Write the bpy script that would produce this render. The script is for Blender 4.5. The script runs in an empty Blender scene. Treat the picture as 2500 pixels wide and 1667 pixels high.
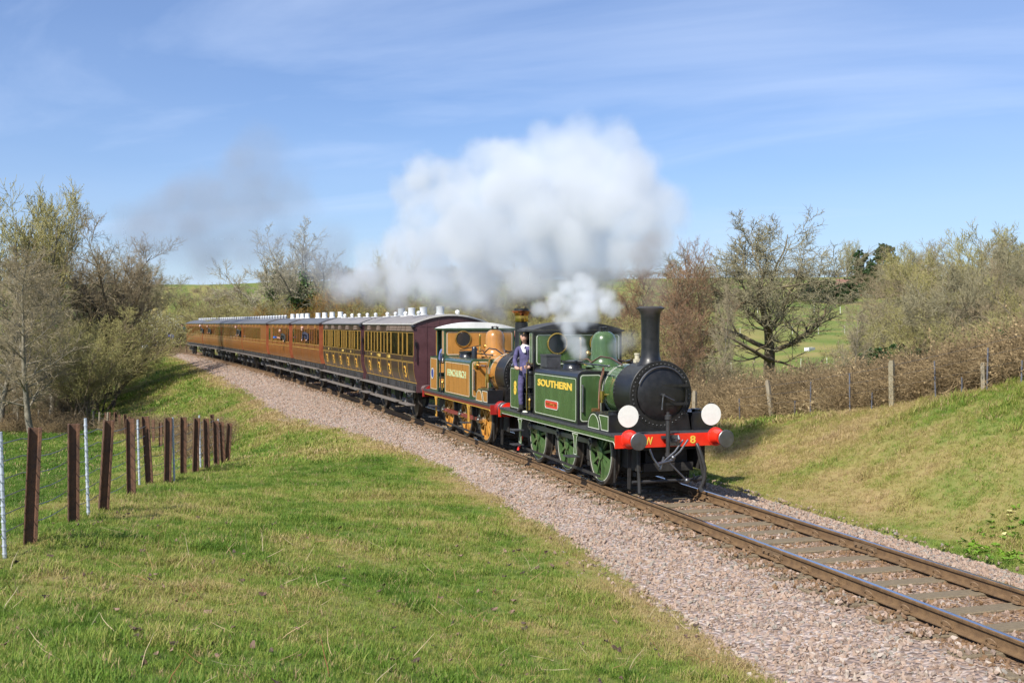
import bpy, bmesh, math, random
import numpy as np
from mathutils import Vector, Matrix
R = math.radians
SC = bpy.context.scene
COL = SC.collection
rng = np.random.default_rng(8)
random.seed(8)

# ------------------------------------------------------------------ camera
# world frame: X runs along the track towards the viewer, Y to the far side, Z up,
# origin on rail level under the leading axle of the green engine; metres.
CAM = np.array([19.777, -8.974, 3.113]); YAW, PITCH, FPX = -0.31154, -0.01652, 2707.5
cam_d = bpy.data.cameras.new("camera"); cam = bpy.data.objects.new("camera", cam_d); COL.objects.link(cam)
cam_d.sensor_width = 36.0; cam_d.lens = FPX / 2500 * 36; cam_d.clip_start = 0.1; cam_d.clip_end = 6000
CF = np.array([-math.cos(YAW) * math.cos(PITCH), -math.sin(YAW) * math.cos(PITCH), math.sin(PITCH)])
CR = np.cross(CF, [0, 0, 1]); CR /= np.linalg.norm(CR); CU = np.cross(CR, CF)
cam.matrix_world = Matrix(((CR[0], CU[0], -CF[0], CAM[0]), (CR[1], CU[1], -CF[1], CAM[1]), (CR[2], CU[2], -CF[2], CAM[2]), (0, 0, 0, 1)))
SC.camera = cam

# ------------------------------------------------------------------ sky and sun
SUN_EL, SUN_AZ = R(44), math.atan2(0.60, -0.80)      # azimuth clockwise from +Y
SUN_DIR = np.array([math.sin(SUN_AZ) * math.cos(SUN_EL), math.cos(SUN_AZ) * math.cos(SUN_EL), math.sin(SUN_EL)])
world = bpy.data.worlds.new("World"); SC.world = world; world.use_nodes = True
nt = world.node_tree; nt.nodes.clear()
def wn(t, **k):
    n = nt.nodes.new(t)
    for a, b in k.items(): setattr(n, a, b)
    return n
sky = wn('ShaderNodeTexSky', sky_type='NISHITA', sun_disc=False, sun_elevation=SUN_EL, sun_rotation=SUN_AZ, altitude=60, air_density=1.0, dust_density=0.6, ozone_density=2.2)
tc = wn('ShaderNodeTexCoord')
# thin cirrus: noise stretched along streaks on a flat layer high above (direction / height)
sep = wn('ShaderNodeSeparateXYZ'); nt.links.new(tc.outputs['Generated'], sep.inputs[0])
mz = wn('ShaderNodeMath', operation='MAXIMUM'); nt.links.new(sep.outputs[2], mz.inputs[0]); mz.inputs[1].default_value = 0.0
az = wn('ShaderNodeMath', operation='ADD'); nt.links.new(mz.outputs[0], az.inputs[0]); az.inputs[1].default_value = 0.09
dv = wn('ShaderNodeVectorMath', operation='DIVIDE'); nt.links.new(tc.outputs['Generated'], dv.inputs[0])
cmb = wn('ShaderNodeCombineXYZ'); [nt.links.new(az.outputs[0], cmb.inputs[i]) for i in range(3)]; nt.links.new(cmb.outputs[0], dv.inputs[1])
mp = wn('ShaderNodeMapping', vector_type='TEXTURE'); nt.links.new(dv.outputs[0], mp.inputs[0]); mp.inputs['Rotation'].default_value = (0, 0, R(38)); mp.inputs['Scale'].default_value = (3.4, 1.7, 1.0); mp.inputs['Location'].default_value = (2.3, 0.7, 0)
n1 = wn('ShaderNodeTexNoise'); nt.links.new(mp.outputs[0], n1.inputs['Vector']); n1.inputs['Scale'].default_value = 1.0; n1.inputs['Detail'].default_value = 9; n1.inputs['Roughness'].default_value = 0.56; n1.inputs['Distortion'].default_value = 1.6
r1 = wn('ShaderNodeValToRGB'); nt.links.new(n1.outputs['Fac'], r1.inputs[0]); r1.color_ramp.elements[0].position = 0.50; r1.color_ramp.elements[0].color = (0, 0, 0, 1); r1.color_ramp.elements[1].position = 0.86; r1.color_ramp.elements[1].color = (0.46, 0.46, 0.46, 1)
mp2 = wn('ShaderNodeMapping'); nt.links.new(dv.outputs[0], mp2.inputs[0]); mp2.inputs['Scale'].default_value = (0.30, 0.22, 0.0); mp2.inputs['Location'].default_value = (0.4, 3.1, 0)
n2 = wn('ShaderNodeTexNoise'); nt.links.new(mp2.outputs[0], n2.inputs['Vector']); n2.inputs['Scale'].default_value = 1.0; n2.inputs['Detail'].default_value = 5
r2 = wn('ShaderNodeValToRGB'); nt.links.new(n2.outputs['Fac'], r2.inputs[0]); r2.color_ramp.elements[0].position = 0.36; r2.color_ramp.elements[1].position = 0.72; r2.color_ramp.elements[0].color = (0.12, 0.12, 0.12, 1); r2.color_ramp.elements[1].color = (0.6, 0.6, 0.6, 1)
ad = wn('ShaderNodeMath', operation='MULTIPLY_ADD'); nt.links.new(r2.outputs[0], ad.inputs[0]); ad.inputs[1].default_value = 0.50; nt.links.new(r1.outputs[0], ad.inputs[2]); ad.use_clamp = True
mx = wn('ShaderNodeMix', data_type='RGBA'); nt.links.new(ad.outputs[0], mx.inputs[0]); tn = wn('ShaderNodeMix', data_type='RGBA', blend_type='MULTIPLY'); tn.inputs[0].default_value = 1.0; nt.links.new(sky.outputs[0], tn.inputs[6]); tn.inputs[7].default_value = (0.77, 0.90, 1.18, 1); nt.links.new(tn.outputs[2], mx.inputs[6]); mx.inputs[7].default_value = (6.0, 7.2, 9.6, 1)
bg = wn('ShaderNodeBackground'); nt.links.new(mx.outputs[2], bg.inputs[0]); bg.inputs[1].default_value = 0.079
wo = wn('ShaderNodeOutputWorld'); nt.links.new(bg.outputs[0], wo.inputs[0])
sun_d = bpy.data.lights.new("sun", 'SUN'); sun_d.energy = 4.25; sun_d.angle = R(0.53); sun_d.color = (1.0, 0.95, 0.86)
sun = bpy.data.objects.new("sun", sun_d); COL.objects.link(sun); sun.rotation_euler = Vector(SUN_DIR).to_track_quat('Z', 'Y').to_euler()
SC.view_settings.view_transform = 'Standard'; SC.view_settings.look = 'None'; SC.view_settings.gamma = 1; SC.view_settings.exposure = 0.62
SC.view_settings.use_curve_mapping = False
SC.render.engine = 'CYCLES'
cy = SC.cycles
cy.max_bounces = 10; cy.diffuse_bounces = 2; cy.glossy_bounces = 2; cy.transmission_bounces = 4; cy.transparent_max_bounces = 12
cy.volume_bounces = 6; cy.volume_step_rate = 2.0; cy.volume_max_steps = 256
cy.caustics_reflective = False; cy.caustics_refractive = False
cy.use_denoising = True; cy.denoiser = 'OPENIMAGEDENOISE'; cy.denoising_input_passes = 'RGB_ALBEDO_NORMAL'; cy.denoising_prefilter = 'ACCURATE'
cy.use_adaptive_sampling = True; cy.adaptive_threshold = 0.01

# ------------------------------------------------------------------ helpers
def W(u, v, d):
    """point d metres in front of the camera on the line of sight through (u, v) of a 2500 x 1667 frame"""
    return CAM + d * (CF + CR * (u - 1250) / FPX - CU * (v - 833.5) / FPX)
def V2(u, v, d): return W(u / 0.9408, v / 0.9408, d)

MATS = {}
def M(name, col, rough=0.5, metal=0.0, var=0.12, scale=6.0, bump=0.0, bscale=40.0, coat=0.0, col2=None, spec=0.5, attr=None, detail=4.0, stretch=None):
    if name in MATS: return MATS[name]
    m = bpy.data.materials.new(name); m.use_nodes = True; t = m.node_tree; b = t.nodes['Principled BSDF']
    b.inputs['Roughness'].default_value = rough; b.inputs['Metallic'].default_value = metal; b.inputs['Specular IOR Level'].default_value = spec
    if coat: b.inputs['Coat Weight'].default_value = coat; b.inputs['Coat Roughness'].default_value = 0.08
    c = t.nodes.new('ShaderNodeTexCoord'); mpn = t.nodes.new('ShaderNodeMapping'); t.links.new(c.outputs['Object'], mpn.inputs[0])
    if stretch: mpn.inputs['Scale'].default_value = stretch
    no = t.nodes.new('ShaderNodeTexNoise'); no.inputs['Scale'].default_value = scale; no.inputs['Detail'].default_value = detail; no.inputs['Roughness'].default_value = 0.62
    t.links.new(mpn.outputs[0], no.inputs['Vector'])
    rp = t.nodes.new('ShaderNodeValToRGB'); t.links.new(no.outputs['Fac'], rp.inputs[0])
    c2 = col2 if col2 else tuple(min(1, x * (1 + var)) for x in col)
    c1 = col if col2 else tuple(x * (1 - var) for x in col)
    rp.color_ramp.elements[0].position = 0.32; rp.color_ramp.elements[1].position = 0.68
    rp.color_ramp.elements[0].color = (*c1, 1); rp.color_ramp.elements[1].color = (*c2, 1)
    out = rp.outputs[0]
    t.links.new(out, b.inputs['Base Color'])
    mr = t.nodes.new('ShaderNodeMapRange'); t.links.new(no.outputs['Fac'], mr.inputs[0]); mr.inputs[3].default_value = max(0.02, rough * 0.8); mr.inputs[4].default_value = min(1, rough * 1.25)
    t.links.new(mr.outputs[0], b.inputs['Roughness'])
    if bump:
        n3 = t.nodes.new('ShaderNodeTexNoise'); n3.inputs['Scale'].default_value = bscale; n3.inputs['Detail'].default_value = 5; t.links.new(c.outputs['Object'], n3.inputs['Vector'])
        bp = t.nodes.new('ShaderNodeBump'); bp.inputs['Strength'].default_value = bump; bp.inputs['Distance'].default_value = 0.02
        t.links.new(n3.outputs['Fac'], bp.inputs['Height']); t.links.new(bp.outputs[0], b.inputs['Normal'])
    MATS[name] = m
    return m

def tag(o, label=None, cat=None, group=None, kind=None):
    if label: o['label'] = label
    if cat: o['category'] = cat
    if group: o['group'] = group
    if kind: o['kind'] = kind
    return o
def link(o, parent=None):
    COL.objects.link(o)
    if parent is not None: o.parent = parent
    return o
def empty(name, loc=(0, 0, 0), rz=0.0, label=None, cat=None, group=None, kind=None):
    o = bpy.data.objects.new(name, None); o.empty_display_size = 0.2; o.location = loc; o.rotation_euler = (0, 0, rz); COL.objects.link(o)
    return tag(o, label, cat, group, kind)
def mesh_np(name, V, F, mats=None, smooth=False, parent=None, angle=None, attrs=None):
    me = bpy.data.meshes.new(name)
    V = np.asarray(V, dtype=np.float32)
    if isinstance(F, np.ndarray):
        me.vertices.add(len(V)); me.vertices.foreach_set('co', V.ravel())
        k = F.shape[1]; me.loops.add(F.size); me.loops.foreach_set('vertex_index', F.ravel().astype(np.int32))
        me.polygons.add(len(F)); me.polygons.foreach_set('loop_start', np.arange(0, F.size, k, dtype=np.int32))
        me.update(calc_edges=True)
    else:
        me.from_pydata([tuple(map(float, v)) for v in V], [], F)
    if smooth:
        me.polygons.foreach_set('use_smooth', np.ones(len(me.polygons), dtype=bool))
        if angle: me.set_sharp_from_angle(angle=R(angle))
    for m in (mats if isinstance(mats, (list, tuple)) else [mats]):
        if m: me.materials.append(m)
    if attrs:
        for an, (ty, dom, data) in attrs.items():
            a = me.attributes.new(an, ty, dom)
            a.data.foreach_set('vector' if ty == 'FLOAT_VECTOR' else 'value', np.asarray(data).ravel())
    o = bpy.data.objects.new(name, me)
    return link(o, parent)
def frame_of(d):
    d = np.asarray(d, float); d = d / np.linalg.norm(d)
    a = np.array([0, 0, 1.0]) if abs(d[2]) < 0.9 else np.array([1.0, 0, 0])
    e1 = np.cross(d, a); e1 /= np.linalg.norm(e1); e2 = np.cross(d, e1)
    return d, e1, e2
class MB:
    """collects boxes, tubes, lathes and prisms into one mesh"""
    def __init__(s): s.v = []; s.f = []; s.m = []; s.cur = 0
    def add(s, V, F):
        b = len(s.v); s.v.extend([tuple(map(float, v)) for v in V]); s.f.extend([tuple(b + i for i in f) for f in F]); s.m.extend([s.cur] * len(F)); return s
    def bx(s, x0, x1, y0, y1, z0, z1):
        x0, x1 = sorted((x0, x1)); y0, y1 = sorted((y0, y1)); z0, z1 = sorted((z0, z1))
        return s.add([(x0, y0, z0), (x1, y0, z0), (x1, y1, z0), (x0, y1, z0), (x0, y0, z1), (x1, y0, z1), (x1, y1, z1), (x0, y1, z1)],
                     [(0, 3, 2, 1), (4, 5, 6, 7), (0, 1, 5, 4), (1, 2, 6, 5), (2, 3, 7, 6), (3, 0, 4, 7)])
    def bar(s, p0, p1, w, h, up=(0, 0, 1)):
        p0 = np.asarray(p0, float); p1 = np.asarray(p1, float); d = p1 - p0; d /= np.linalg.norm(d)
        a = np.cross(d, up); a /= np.linalg.norm(a); b = np.cross(a, d)
        V = []
        for p in (p0, p1):
            for i, j in ((-1, -1), (1, -1), (1, 1), (-1, 1)): V.append(p + a * i * w / 2 + b * j * h / 2)
        return s.add(V, [(0, 1, 2, 3), (7, 6, 5, 4), (0, 4, 5, 1), (1, 5, 6, 2), (2, 6, 7, 3), (3, 7, 4, 0)])
    def tube(s, pts, r, n=8, caps=True):
        pts = [np.asarray(p, float) for p in pts]; k = len(pts); rs = r if hasattr(r, '__len__') else [r] * k
        V = []; F = []; prev = None
        for i, p in enumerate(pts):
            d = (pts[min(i + 1, k - 1)] - pts[max(i - 1, 0)]); d /= np.linalg.norm(d)
            if prev is None: _, e1, e2 = frame_of(d)
            else:
                e1 = prev - d * prev.dot(d); e1 /= np.linalg.norm(e1); e2 = np.cross(d, e1)
            prev = e1
            for j in range(n):
                a = 2 * math.pi * j / n; V.append(p + rs[i] * (math.cos(a) * e1 + math.sin(a) * e2))
        for i in range(k - 1):
            for j in range(n): F.append((i * n + j, i * n + (j + 1) % n, (i + 1) * n + (j + 1) % n, (i + 1) * n + j))
        if caps: F.append(tuple(range(n))[::-1]); F.append(tuple((k - 1) * n + j for j in range(n)))
        return s.add(V, F)
    def cyl(s, p0, p1, r0, r1=None, n=14, caps=True): return s.tube([p0, p1], [r0, r0 if r1 is None else r1], n, caps)
    def lathe(s, prof, o=(0, 0, 0), axis=(0, 0, 1), n=24, a0=0.0, a1=2 * math.pi, caps=True):
        d, e1, e2 = frame_of(axis); o = np.asarray(o, float); full = abs(a1 - a0 - 2 * math.pi) < 1e-6
        m = n if full else n + 1; V = []; F = []
        for r, h in prof:
            for j in range(m):
                a = a0 + (a1 - a0) * j / n; V.append(o + d * h + r * (math.cos(a) * e1 + math.sin(a) * e2))
        for i in range(len(prof) - 1):
            for j in range(n if not full else m):
                j2 = (j + 1) % m if full else j + 1
                F.append((i * m + j, i * m + j2, (i + 1) * m + j2, (i + 1) * m + j))
        if full and caps:
            if prof[0][0] > 1e-4: F.append(tuple(range(m))[::-1])
            if prof[-1][0] > 1e-4: F.append(tuple((len(prof) - 1) * m + j for j in range(m)))
        return s.add(V, F)
    def sph(s, c, r, n=10, sx=1, sy=1, sz=1):
        V = []; F = []; c = np.asarray(c, float)
        for i in range(n // 2 + 1):
            t = math.pi * i / (n // 2)
            for j in range(n):
                a = 2 * math.pi * j / n; V.append(c + r * np.array([sx * math.sin(t) * math.cos(a), sy * math.sin(t) * math.sin(a), sz * math.cos(t)]))
        for i in range(n // 2):
            for j in range(n): F.append((i * n + j, (i + 1) * n + j, (i + 1) * n + (j + 1) % n, i * n + (j + 1) % n))
        return s.add(V, F)
    def prism(s, poly, axis, a0, a1):
        """poly of 2D points in the plane across `axis` ('x': (y,z), 'y': (x,z), 'z': (x,y)) extruded from a0 to a1"""
        def P(q, a): return {'x': (a, q[0], q[1]), 'y': (q[0], a, q[1]), 'z': (q[0], q[1], a)}[axis]
        k = len(poly); V = [P(q, a0) for q in poly] + [P(q, a1) for q in poly]
        F = [tuple(range(k)), tuple(range(2 * k - 1, k - 1, -1))] + [(i, k + i, k + (i + 1) % k, (i + 1) % k) for i in range(k)]
        return s.add(V, F)
    def frame(s, poly, axis, a0, a1, w):
        """a thin outline of width w just inside the polygon"""
        p = np.asarray(poly, float); c = p.mean(0); k = len(p); area = 0.5 * sum(p[i][0] * p[(i + 1) % k][1] - p[(i + 1) % k][0] * p[i][1] for i in range(k))
        sg = 1 if area > 0 else -1; q = []
        for i in range(k):
            e0 = p[i] - p[i - 1]; e1 = p[(i + 1) % k] - p[i]; e0 /= np.linalg.norm(e0); e1 /= np.linalg.norm(e1)
            n0 = np.array([-e0[1], e0[0]]) * sg; n1 = np.array([-e1[1], e1[0]]) * sg; b = n0 + n1; b /= max(np.linalg.norm(b), 1e-6)
            q.append(p[i] + b * w / max(0.35, b.dot(n0)))
        def P(t, a): return {'x': (a, t[0], t[1]), 'y': (t[0], a, t[1]), 'z': (t[0], t[1], a)}[axis]
        V = [P(t, a1) for t in p] + [P(t, a1) for t in q] + [P(t, a0) for t in p] + [P(t, a0) for t in q]; F = []
        for i in range(k):
            j = (i + 1) % k
            F += [(i, j, k + j, k + i), (2 * k + i, 2 * k + j, j, i), (k + i, k + j, 3 * k + j, 3 * k + i)]
        return s.add(V, F)
    def xf(s, mat):
        A = np.array(mat)[:3]; s.v = [tuple(A[:, :3] @ np.array(v) + A[:, 3]) for v in s.v]; return s
    def build(s, name, mats, parent=None, smooth=None, fix=True):
        me = bpy.data.meshes.new(name); me.from_pydata(s.v, [], s.f)
        for m in (mats if isinstance(mats, (list, tuple)) else [mats]): me.materials.append(m)
        if any(s.m): me.polygons.foreach_set('material_index', s.m)
        if fix:
            bm = bmesh.new(); bm.from_mesh(me); bmesh.ops.recalc_face_normals(bm, faces=bm.faces); bm.to_mesh(me); bm.free()
        if smooth:
            me.polygons.foreach_set('use_smooth', np.ones(len(me.polygons), dtype=bool)); me.set_sharp_from_angle(angle=R(smooth))
        return link(bpy.data.objects.new(name, me), parent)
def share(o, name, parent, loc=(0, 0, 0), rot=(0, 0, 0), scale=(1, 1, 1)):
    c = bpy.data.objects.new(name, o.data); c.location = loc; c.rotation_euler = rot; c.scale = scale
    return link(c, parent)
def copy_tree(o, parent=None):
    c = o.copy(); COL.objects.link(c); c.parent = parent
    for ch in o.children: copy_tree(ch, c)
    return c
def text_geo(txt, width=None, height=1.0, bold=0.012, space=1.0):
    cu = bpy.data.curves.new('t', 'FONT'); cu.body = txt; cu.size = 1.0; cu.offset = bold; cu.extrude = 0.004; cu.space_character = space; cu.resolution_u = 3
    ob = bpy.data.objects.new('t', cu); COL.objects.link(ob)
    dg = bpy.context.evaluated_depsgraph_get(); me = bpy.data.meshes.new_from_object(ob.evaluated_get(dg))
    V = np.array([v.co[:] for v in me.vertices]); F = [tuple(p.vertices) for p in me.polygons]
    bpy.data.objects.remove(ob); bpy.data.curves.remove(cu); bpy.data.meshes.remove(me)
    V[:, 0] -= V[:, 0].min(); V[:, 1] -= V[:, 1].min(); w, h = V[:, 0].max(), V[:, 1].max()
    V[:, 0] *= (width / w if width else height / h); V[:, 1] *= height / h
    return V, F
def text_on_side(name, txt, mat, parent, x0, z0, y, width, height, bold=0.02, space=1.0):
    V, F = text_geo(txt, width, height, bold, space); P = np.stack([x0 + V[:, 0], y - V[:, 2], z0 + V[:, 1]], 1)
    return MB().add(P, F).build(name, mat, parent)
def text_on_front(name, txt, mat, parent, y0, z0, x, width, height, bold=0.02):
    V, F = text_geo(txt, width, height, bold); P = np.stack([x + V[:, 2], y0 + V[:, 0], z0 + V[:, 1]], 1)
    return MB().add(P, F).build(name, mat, parent)

ORD = ('first', 'second', 'third', 'fourth', 'fifth', 'sixth', 'seventh', 'eighth', 'ninth', 'tenth', 'eleventh', 'twelfth', 'thirteenth', 'fourteenth', 'fifteenth', 'sixteenth', 'seventeenth', 'eighteenth', 'nineteenth', 'twentieth', 'twenty-first', 'twenty-second', 'twenty-third', 'twenty-fourth', 'twenty-fifth', 'twenty-sixth', 'twenty-seventh', 'twenty-eighth')
# smooth random fields
_g = np.random.default_rng(3).random((257, 257))
def vnoise(x, y):
    x = np.asarray(x, float); y = np.asarray(y, float)
    xi = np.floor(x).astype(int); yi = np.floor(y).astype(int); fx = x - xi; fy = y - yi
    fx = fx * fx * (3 - 2 * fx); fy = fy * fy * (3 - 2 * fy); a = _g[xi % 256, yi % 256]; b = _g[(xi + 1) % 256, yi % 256]; c = _g[xi % 256, (yi + 1) % 256]; d = _g[(xi + 1) % 256, (yi + 1) % 256]
    return (a * (1 - fx) + b * fx) * (1 - fy) + (c * (1 - fx) + d * fx) * fy
def fbm(x, y, o=4):
    s = 0; a = 0.5
    for i in range(o): s = s + a * vnoise(x * 2 ** i + 17.3 * i, y * 2 ** i + 9.1 * i); a *= 0.5
    return s / (1 - 0.5 ** o)
def sstep(x, a, b):
    t = np.clip((np.asarray(x, float) - a) / (b - a), 0, 1); return t * t * (3 - 2 * t)

# scattering of small stuff: a cloud of points, each carrying one of a set of small meshes
def scatter(name, P, variants, scl, rot, tint, label=None, cat=None, parent=None, mat=None):
    n = len(P); me = bpy.data.meshes.new(name); me.vertices.add(n); me.vertices.foreach_set('co', np.asarray(P, np.float32).ravel())
    for an, ty, dat, f in (('scl', 'FLOAT', scl, 'value'), ('rot', 'FLOAT_VECTOR', rot, 'vector'), ('tint', 'FLOAT', tint, 'value'), ('pick', 'INT', rng.integers(0, len(variants), n), 'value')):
        a = me.attributes.new(an, ty, 'POINT'); a.data.foreach_set(f, np.asarray(dat, np.int32 if ty == 'INT' else np.float32).ravel())
    o = bpy.data.objects.new(name, me); link(o, parent); tag(o, label, cat, None, 'stuff')
    c = bpy.data.collections.new(name + '_pieces')
    for vme in variants: c.objects.link(bpy.data.objects.new(name + '_piece', vme))
    g = bpy.data.node_groups.new(name + '_scatter', 'GeometryNodeTree')
    g.interface.new_socket('Geometry', in_out='INPUT', socket_type='NodeSocketGeometry'); g.interface.new_socket('Geometry', in_out='OUTPUT', socket_type='NodeSocketGeometry')
    N = g.nodes.new; gi = N('NodeGroupInput'); go = N('NodeGroupOutput'); ci = N('GeometryNodeCollectionInfo'); ci.inputs[0].default_value = c; ci.inputs[1].default_value = True; ci.inputs[2].default_value = True
    ip = N('GeometryNodeInstanceOnPoints'); L = g.links.new
    def at(nm, ty):
        a = N('GeometryNodeInputNamedAttribute'); a.data_type = ty; a.inputs[0].default_value = nm; return a.outputs[0]
    e2r = N('FunctionNodeEulerToRotation'); L(at('rot', 'FLOAT_VECTOR'), e2r.inputs[0])
    L(gi.outputs[0], ip.inputs['Points']); L(ci.outputs[0], ip.inputs['Instance']); ip.inputs['Pick Instance'].default_value = True
    L(at('pick', 'INT'), ip.inputs['Instance Index']); L(e2r.outputs[0], ip.inputs['Rotation']); L(at('scl', 'FLOAT'), ip.inputs['Scale']); L(ip.outputs[0], go.inputs[0])
    md = o.modifiers.new('scatter', 'NODES'); md.node_group = g
    return o
def tint_mat(name, stops, rough=0.7, trans=0.0, spec=0.3, objvar=0.0):
    """colour picked by each piece's own 'tint' (0..1)"""
    m = bpy.data.materials.new(name); m.use_nodes = True; t = m.node_tree; b = t.nodes['Principled BSDF']
    a = t.nodes.new('ShaderNodeAttribute'); a.attribute_type = 'INSTANCER'; a.attribute_name = 'tint'
    rp = t.nodes.new('ShaderNodeValToRGB'); t.links.new(a.outputs['Fac'], rp.inputs[0]); el = rp.color_ramp.elements
    while len(el) < len(stops): el.new(0.5)
    for e, (p, c) in zip(el, stops): e.position = p; e.color = (*c, 1)
    t.links.new(rp.outputs[0], b.inputs['Base Color']); b.inputs['Roughness'].default_value = rough; b.inputs['Specular IOR Level'].default_value = spec
    if trans:
        tr = t.nodes.new('ShaderNodeBsdfTranslucent'); t.links.new(rp.outputs[0], tr.inputs[0]); ms = t.nodes.new('ShaderNodeMixShader'); ms.inputs[0].default_value = trans
        out = t.nodes['Material Output']; t.links.new(b.outputs[0], ms.inputs[1]); t.links.new(tr.outputs[0], ms.inputs[2]); t.links.new(ms.outputs[0], out.inputs[0])
    return m
# ------------------------------------------------------------------ the line of the track (a gentle curve)
_KN = np.array([-230, -160, -110, -60, -25, -5, 5, 15, 40.]); _KV = np.array([0.10223, 0.09014, -0.12146, -0.06861, -0.13935, -0.05665, -0.14045, -1.2167, -0.5]) / 100
_S = np.arange(-230, 40.01, 0.5); _kap = np.interp(_S, _KN, _KV)
_PSI = np.concatenate([[0], np.cumsum((_kap[1:] + _kap[:-1]) / 2 * 0.5)]); _i0 = int(np.argmin(abs(_S + 1.8))); _PSI -= _PSI[_i0]
_X = np.concatenate([[0], np.cumsum(np.cos((_PSI[1:] + _PSI[:-1]) / 2) * 0.5)]); _Y = np.concatenate([[0], np.cumsum(np.sin((_PSI[1:] + _PSI[:-1]) / 2) * 0.5)])
_X -= _X[_i0] + 1.8; _Y -= _Y[_i0]
def trk(s, n=0.0, z=0.0):
    x = np.interp(s, _S, _X); y = np.interp(s, _S, _Y); a = np.interp(s, _S, _PSI)
    return np.stack([x - np.sin(a) * n, y + np.cos(a) * n, np.zeros_like(x) + z], -1)
def heading(s): return float(np.interp(s, _S, _PSI))
def ycen(x): return np.interp(x, _X, _Y)

# ------------------------------------------------------------------ height of the land
NAT_X = [-700, -300, -200, -160, -120, -80, -55, -40, -30, -20, -15, -10.5, -5, -2, 3, 5.4, 12, 19.8, 30, 60]
NAT_Z = [3, 1, -.8, -1.6, -2.6, -3.4, -3.3, -2.9, -2.45, -1.8, -1.26, -.8, -.33, -.07, .3, .46, .95, 1.5, 2.1, 3]
CRE_X = [-700, -200, -60, -35, -20, -11, -7, -2.2, 0, 2, 6, 12, 20, 40]
CRE_Z = [-1, -1.2, -1.6, -1.3, -.8, -.06, .5, 1.26, 1.66, 2.06, 2.55, 3.0, 3.3, 3.5]
EDG_X = [-230, -108, -80, -57, -40, -27, -22, -14.5, -7, -2, 3, 6, 11, 30]
EDG_M = [2.0, 2.0, 2.8, 3.3, 3.6, 3.8, 3.2, 2.5, 2.1, 2.3, 2.5, 2.65, 2.9, 3.0]
HIL_Q = [-100, 40, 62, 85, 115, 150, 200, 260, 330, 375, 430, 520, 900]
HIL_Z = [-3, -3.4, -3.2, -1.6, 0.6, 3.0, 6.6, 11.2, 17.0, 19.2, 20, 20.5, 16]
def edge_m(x): return np.interp(x, EDG_X, EDG_M) + 0.34 * (fbm(np.asarray(x) * 0.55 + 3, np.asarray(x) * 0 + 1.7, 4) - 0.5)
def edge_z(x): return -0.46 - 0.22 * np.maximum(0, np.interp(x, EDG_X, EDG_M) - 2.5)
def land(x, y, detail=True):
    x = np.asarray(x, float); y = np.asarray(y, float); n = y - ycen(x); m = -n
    q = -x * 0.85 + y * 0.5; hill = np.interp(q, HIL_Q, HIL_Z) + (fbm(x * 0.012, y * 0.012, 3) - 0.5) * 3.0 * sstep(q, 60, 200)
    nat = np.interp(x, NAT_X, NAT_Z)
    em = np.interp(x, EDG_X, EDG_M); ez = edge_z(x)
    far_m = np.interp(x, [-80, -50, -20, -10, 5.4, 20], [13, 11, 6.8, 8.2, 10.2, 8.0])
    t = np.clip((m - em) / (far_m - em), 0, None); tt = np.clip(t, 0, 1)
    prof = np.where(x < -8, tt * tt * (3 - 2 * tt) * 0.45 + tt * 0.55, tt ** 1.15)
    near = ez + (nat - ez) * prof - np.clip(m - far_m, 0, 60) * 0.022
    wleft = sstep(m, 25, 120) * sstep(-x, 90, 260); near = near * (1 - wleft) + np.maximum(near, hill) * wleft
    cre = np.interp(x, CRE_X, CRE_Z); f1 = sstep(n, 3.1, 7.9) * 0.72 + np.clip((n - 3.1) / 4.8, 0, 1) * 0.28
    far = -0.30 + (cre + 0.30) * f1
    val = np.interp(x, [-120, -40, 0, 20], [-2.6, -3.2, -2.4, -1.0])
    far = far + (np.minimum(val, cre) - far) * sstep(n, 9, 30)
    far = far + (hill - far) * sstep(n, 34, 80) * 0.5 + (hill - far) * sstep(n, 34, 80) * 0.5 * sstep(q, 40, 90)
    z = np.where(n < 0, near, far)
    w = np.maximum(sstep(np.abs(n), 12, 90) * sstep(-x, 150, 320), sstep(-x, 245, 340)); z = z * (1 - w) + np.maximum(z, hill) * w
    inside = (m < em) & (n < 2.45); z = np.where(inside, np.minimum(z, -0.62), z)
    if detail:
        k = sstep(np.abs(n), 2.6, 4.5)
        z = z + k * ((fbm(x * 0.9, y * 0.9, 3) - 0.5) * 0.16 + (fbm(x * 0.22 + 5, y * 0.22, 2) - 0.5) * 0.22 * sstep(np.abs(n), 3, 8))
    return z
def hit(u, v):
    """where the line of sight through (u, v) of the 2352 wide view meets the land"""
    d = np.arange(4, 160, .05); P = CAM[None] + d[:, None] * (CF + CR * (u / .9408 - 1250) / FPX - CU * (v / .9408 - 833.5) / FPX)[None]; k = int(np.argmax(P[:, 2] < land(P[:, 0], P[:, 1]))); return P[k], d[k]
def axis_steps(lo, a, b, hi, h, g=1.055):
    c = list(np.arange(a, b + 1e-6, h)); st = h; x = a
    while x > lo: st *= g; x -= st; c.insert(0, x)
    st = h; x = b
    while x < hi: st *= g; x += st; c.append(x)
    return np.array(c)
gx = axis_steps(-900, -34, 24, 90, 0.28); gy = axis_steps(-420, -15, 13, 760, 0.28)
GX, GY = np.meshgrid(gx, gy, indexing='ij'); GZ = land(GX, GY)
nx, ny = GX.shape; idx = np.arange(nx * ny).reshape(nx, ny)
F = np.stack([idx[:-1, :-1], idx[1:, :-1], idx[1:, 1:], idx[:-1, 1:]], -1).reshape(-1, 4)
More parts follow.
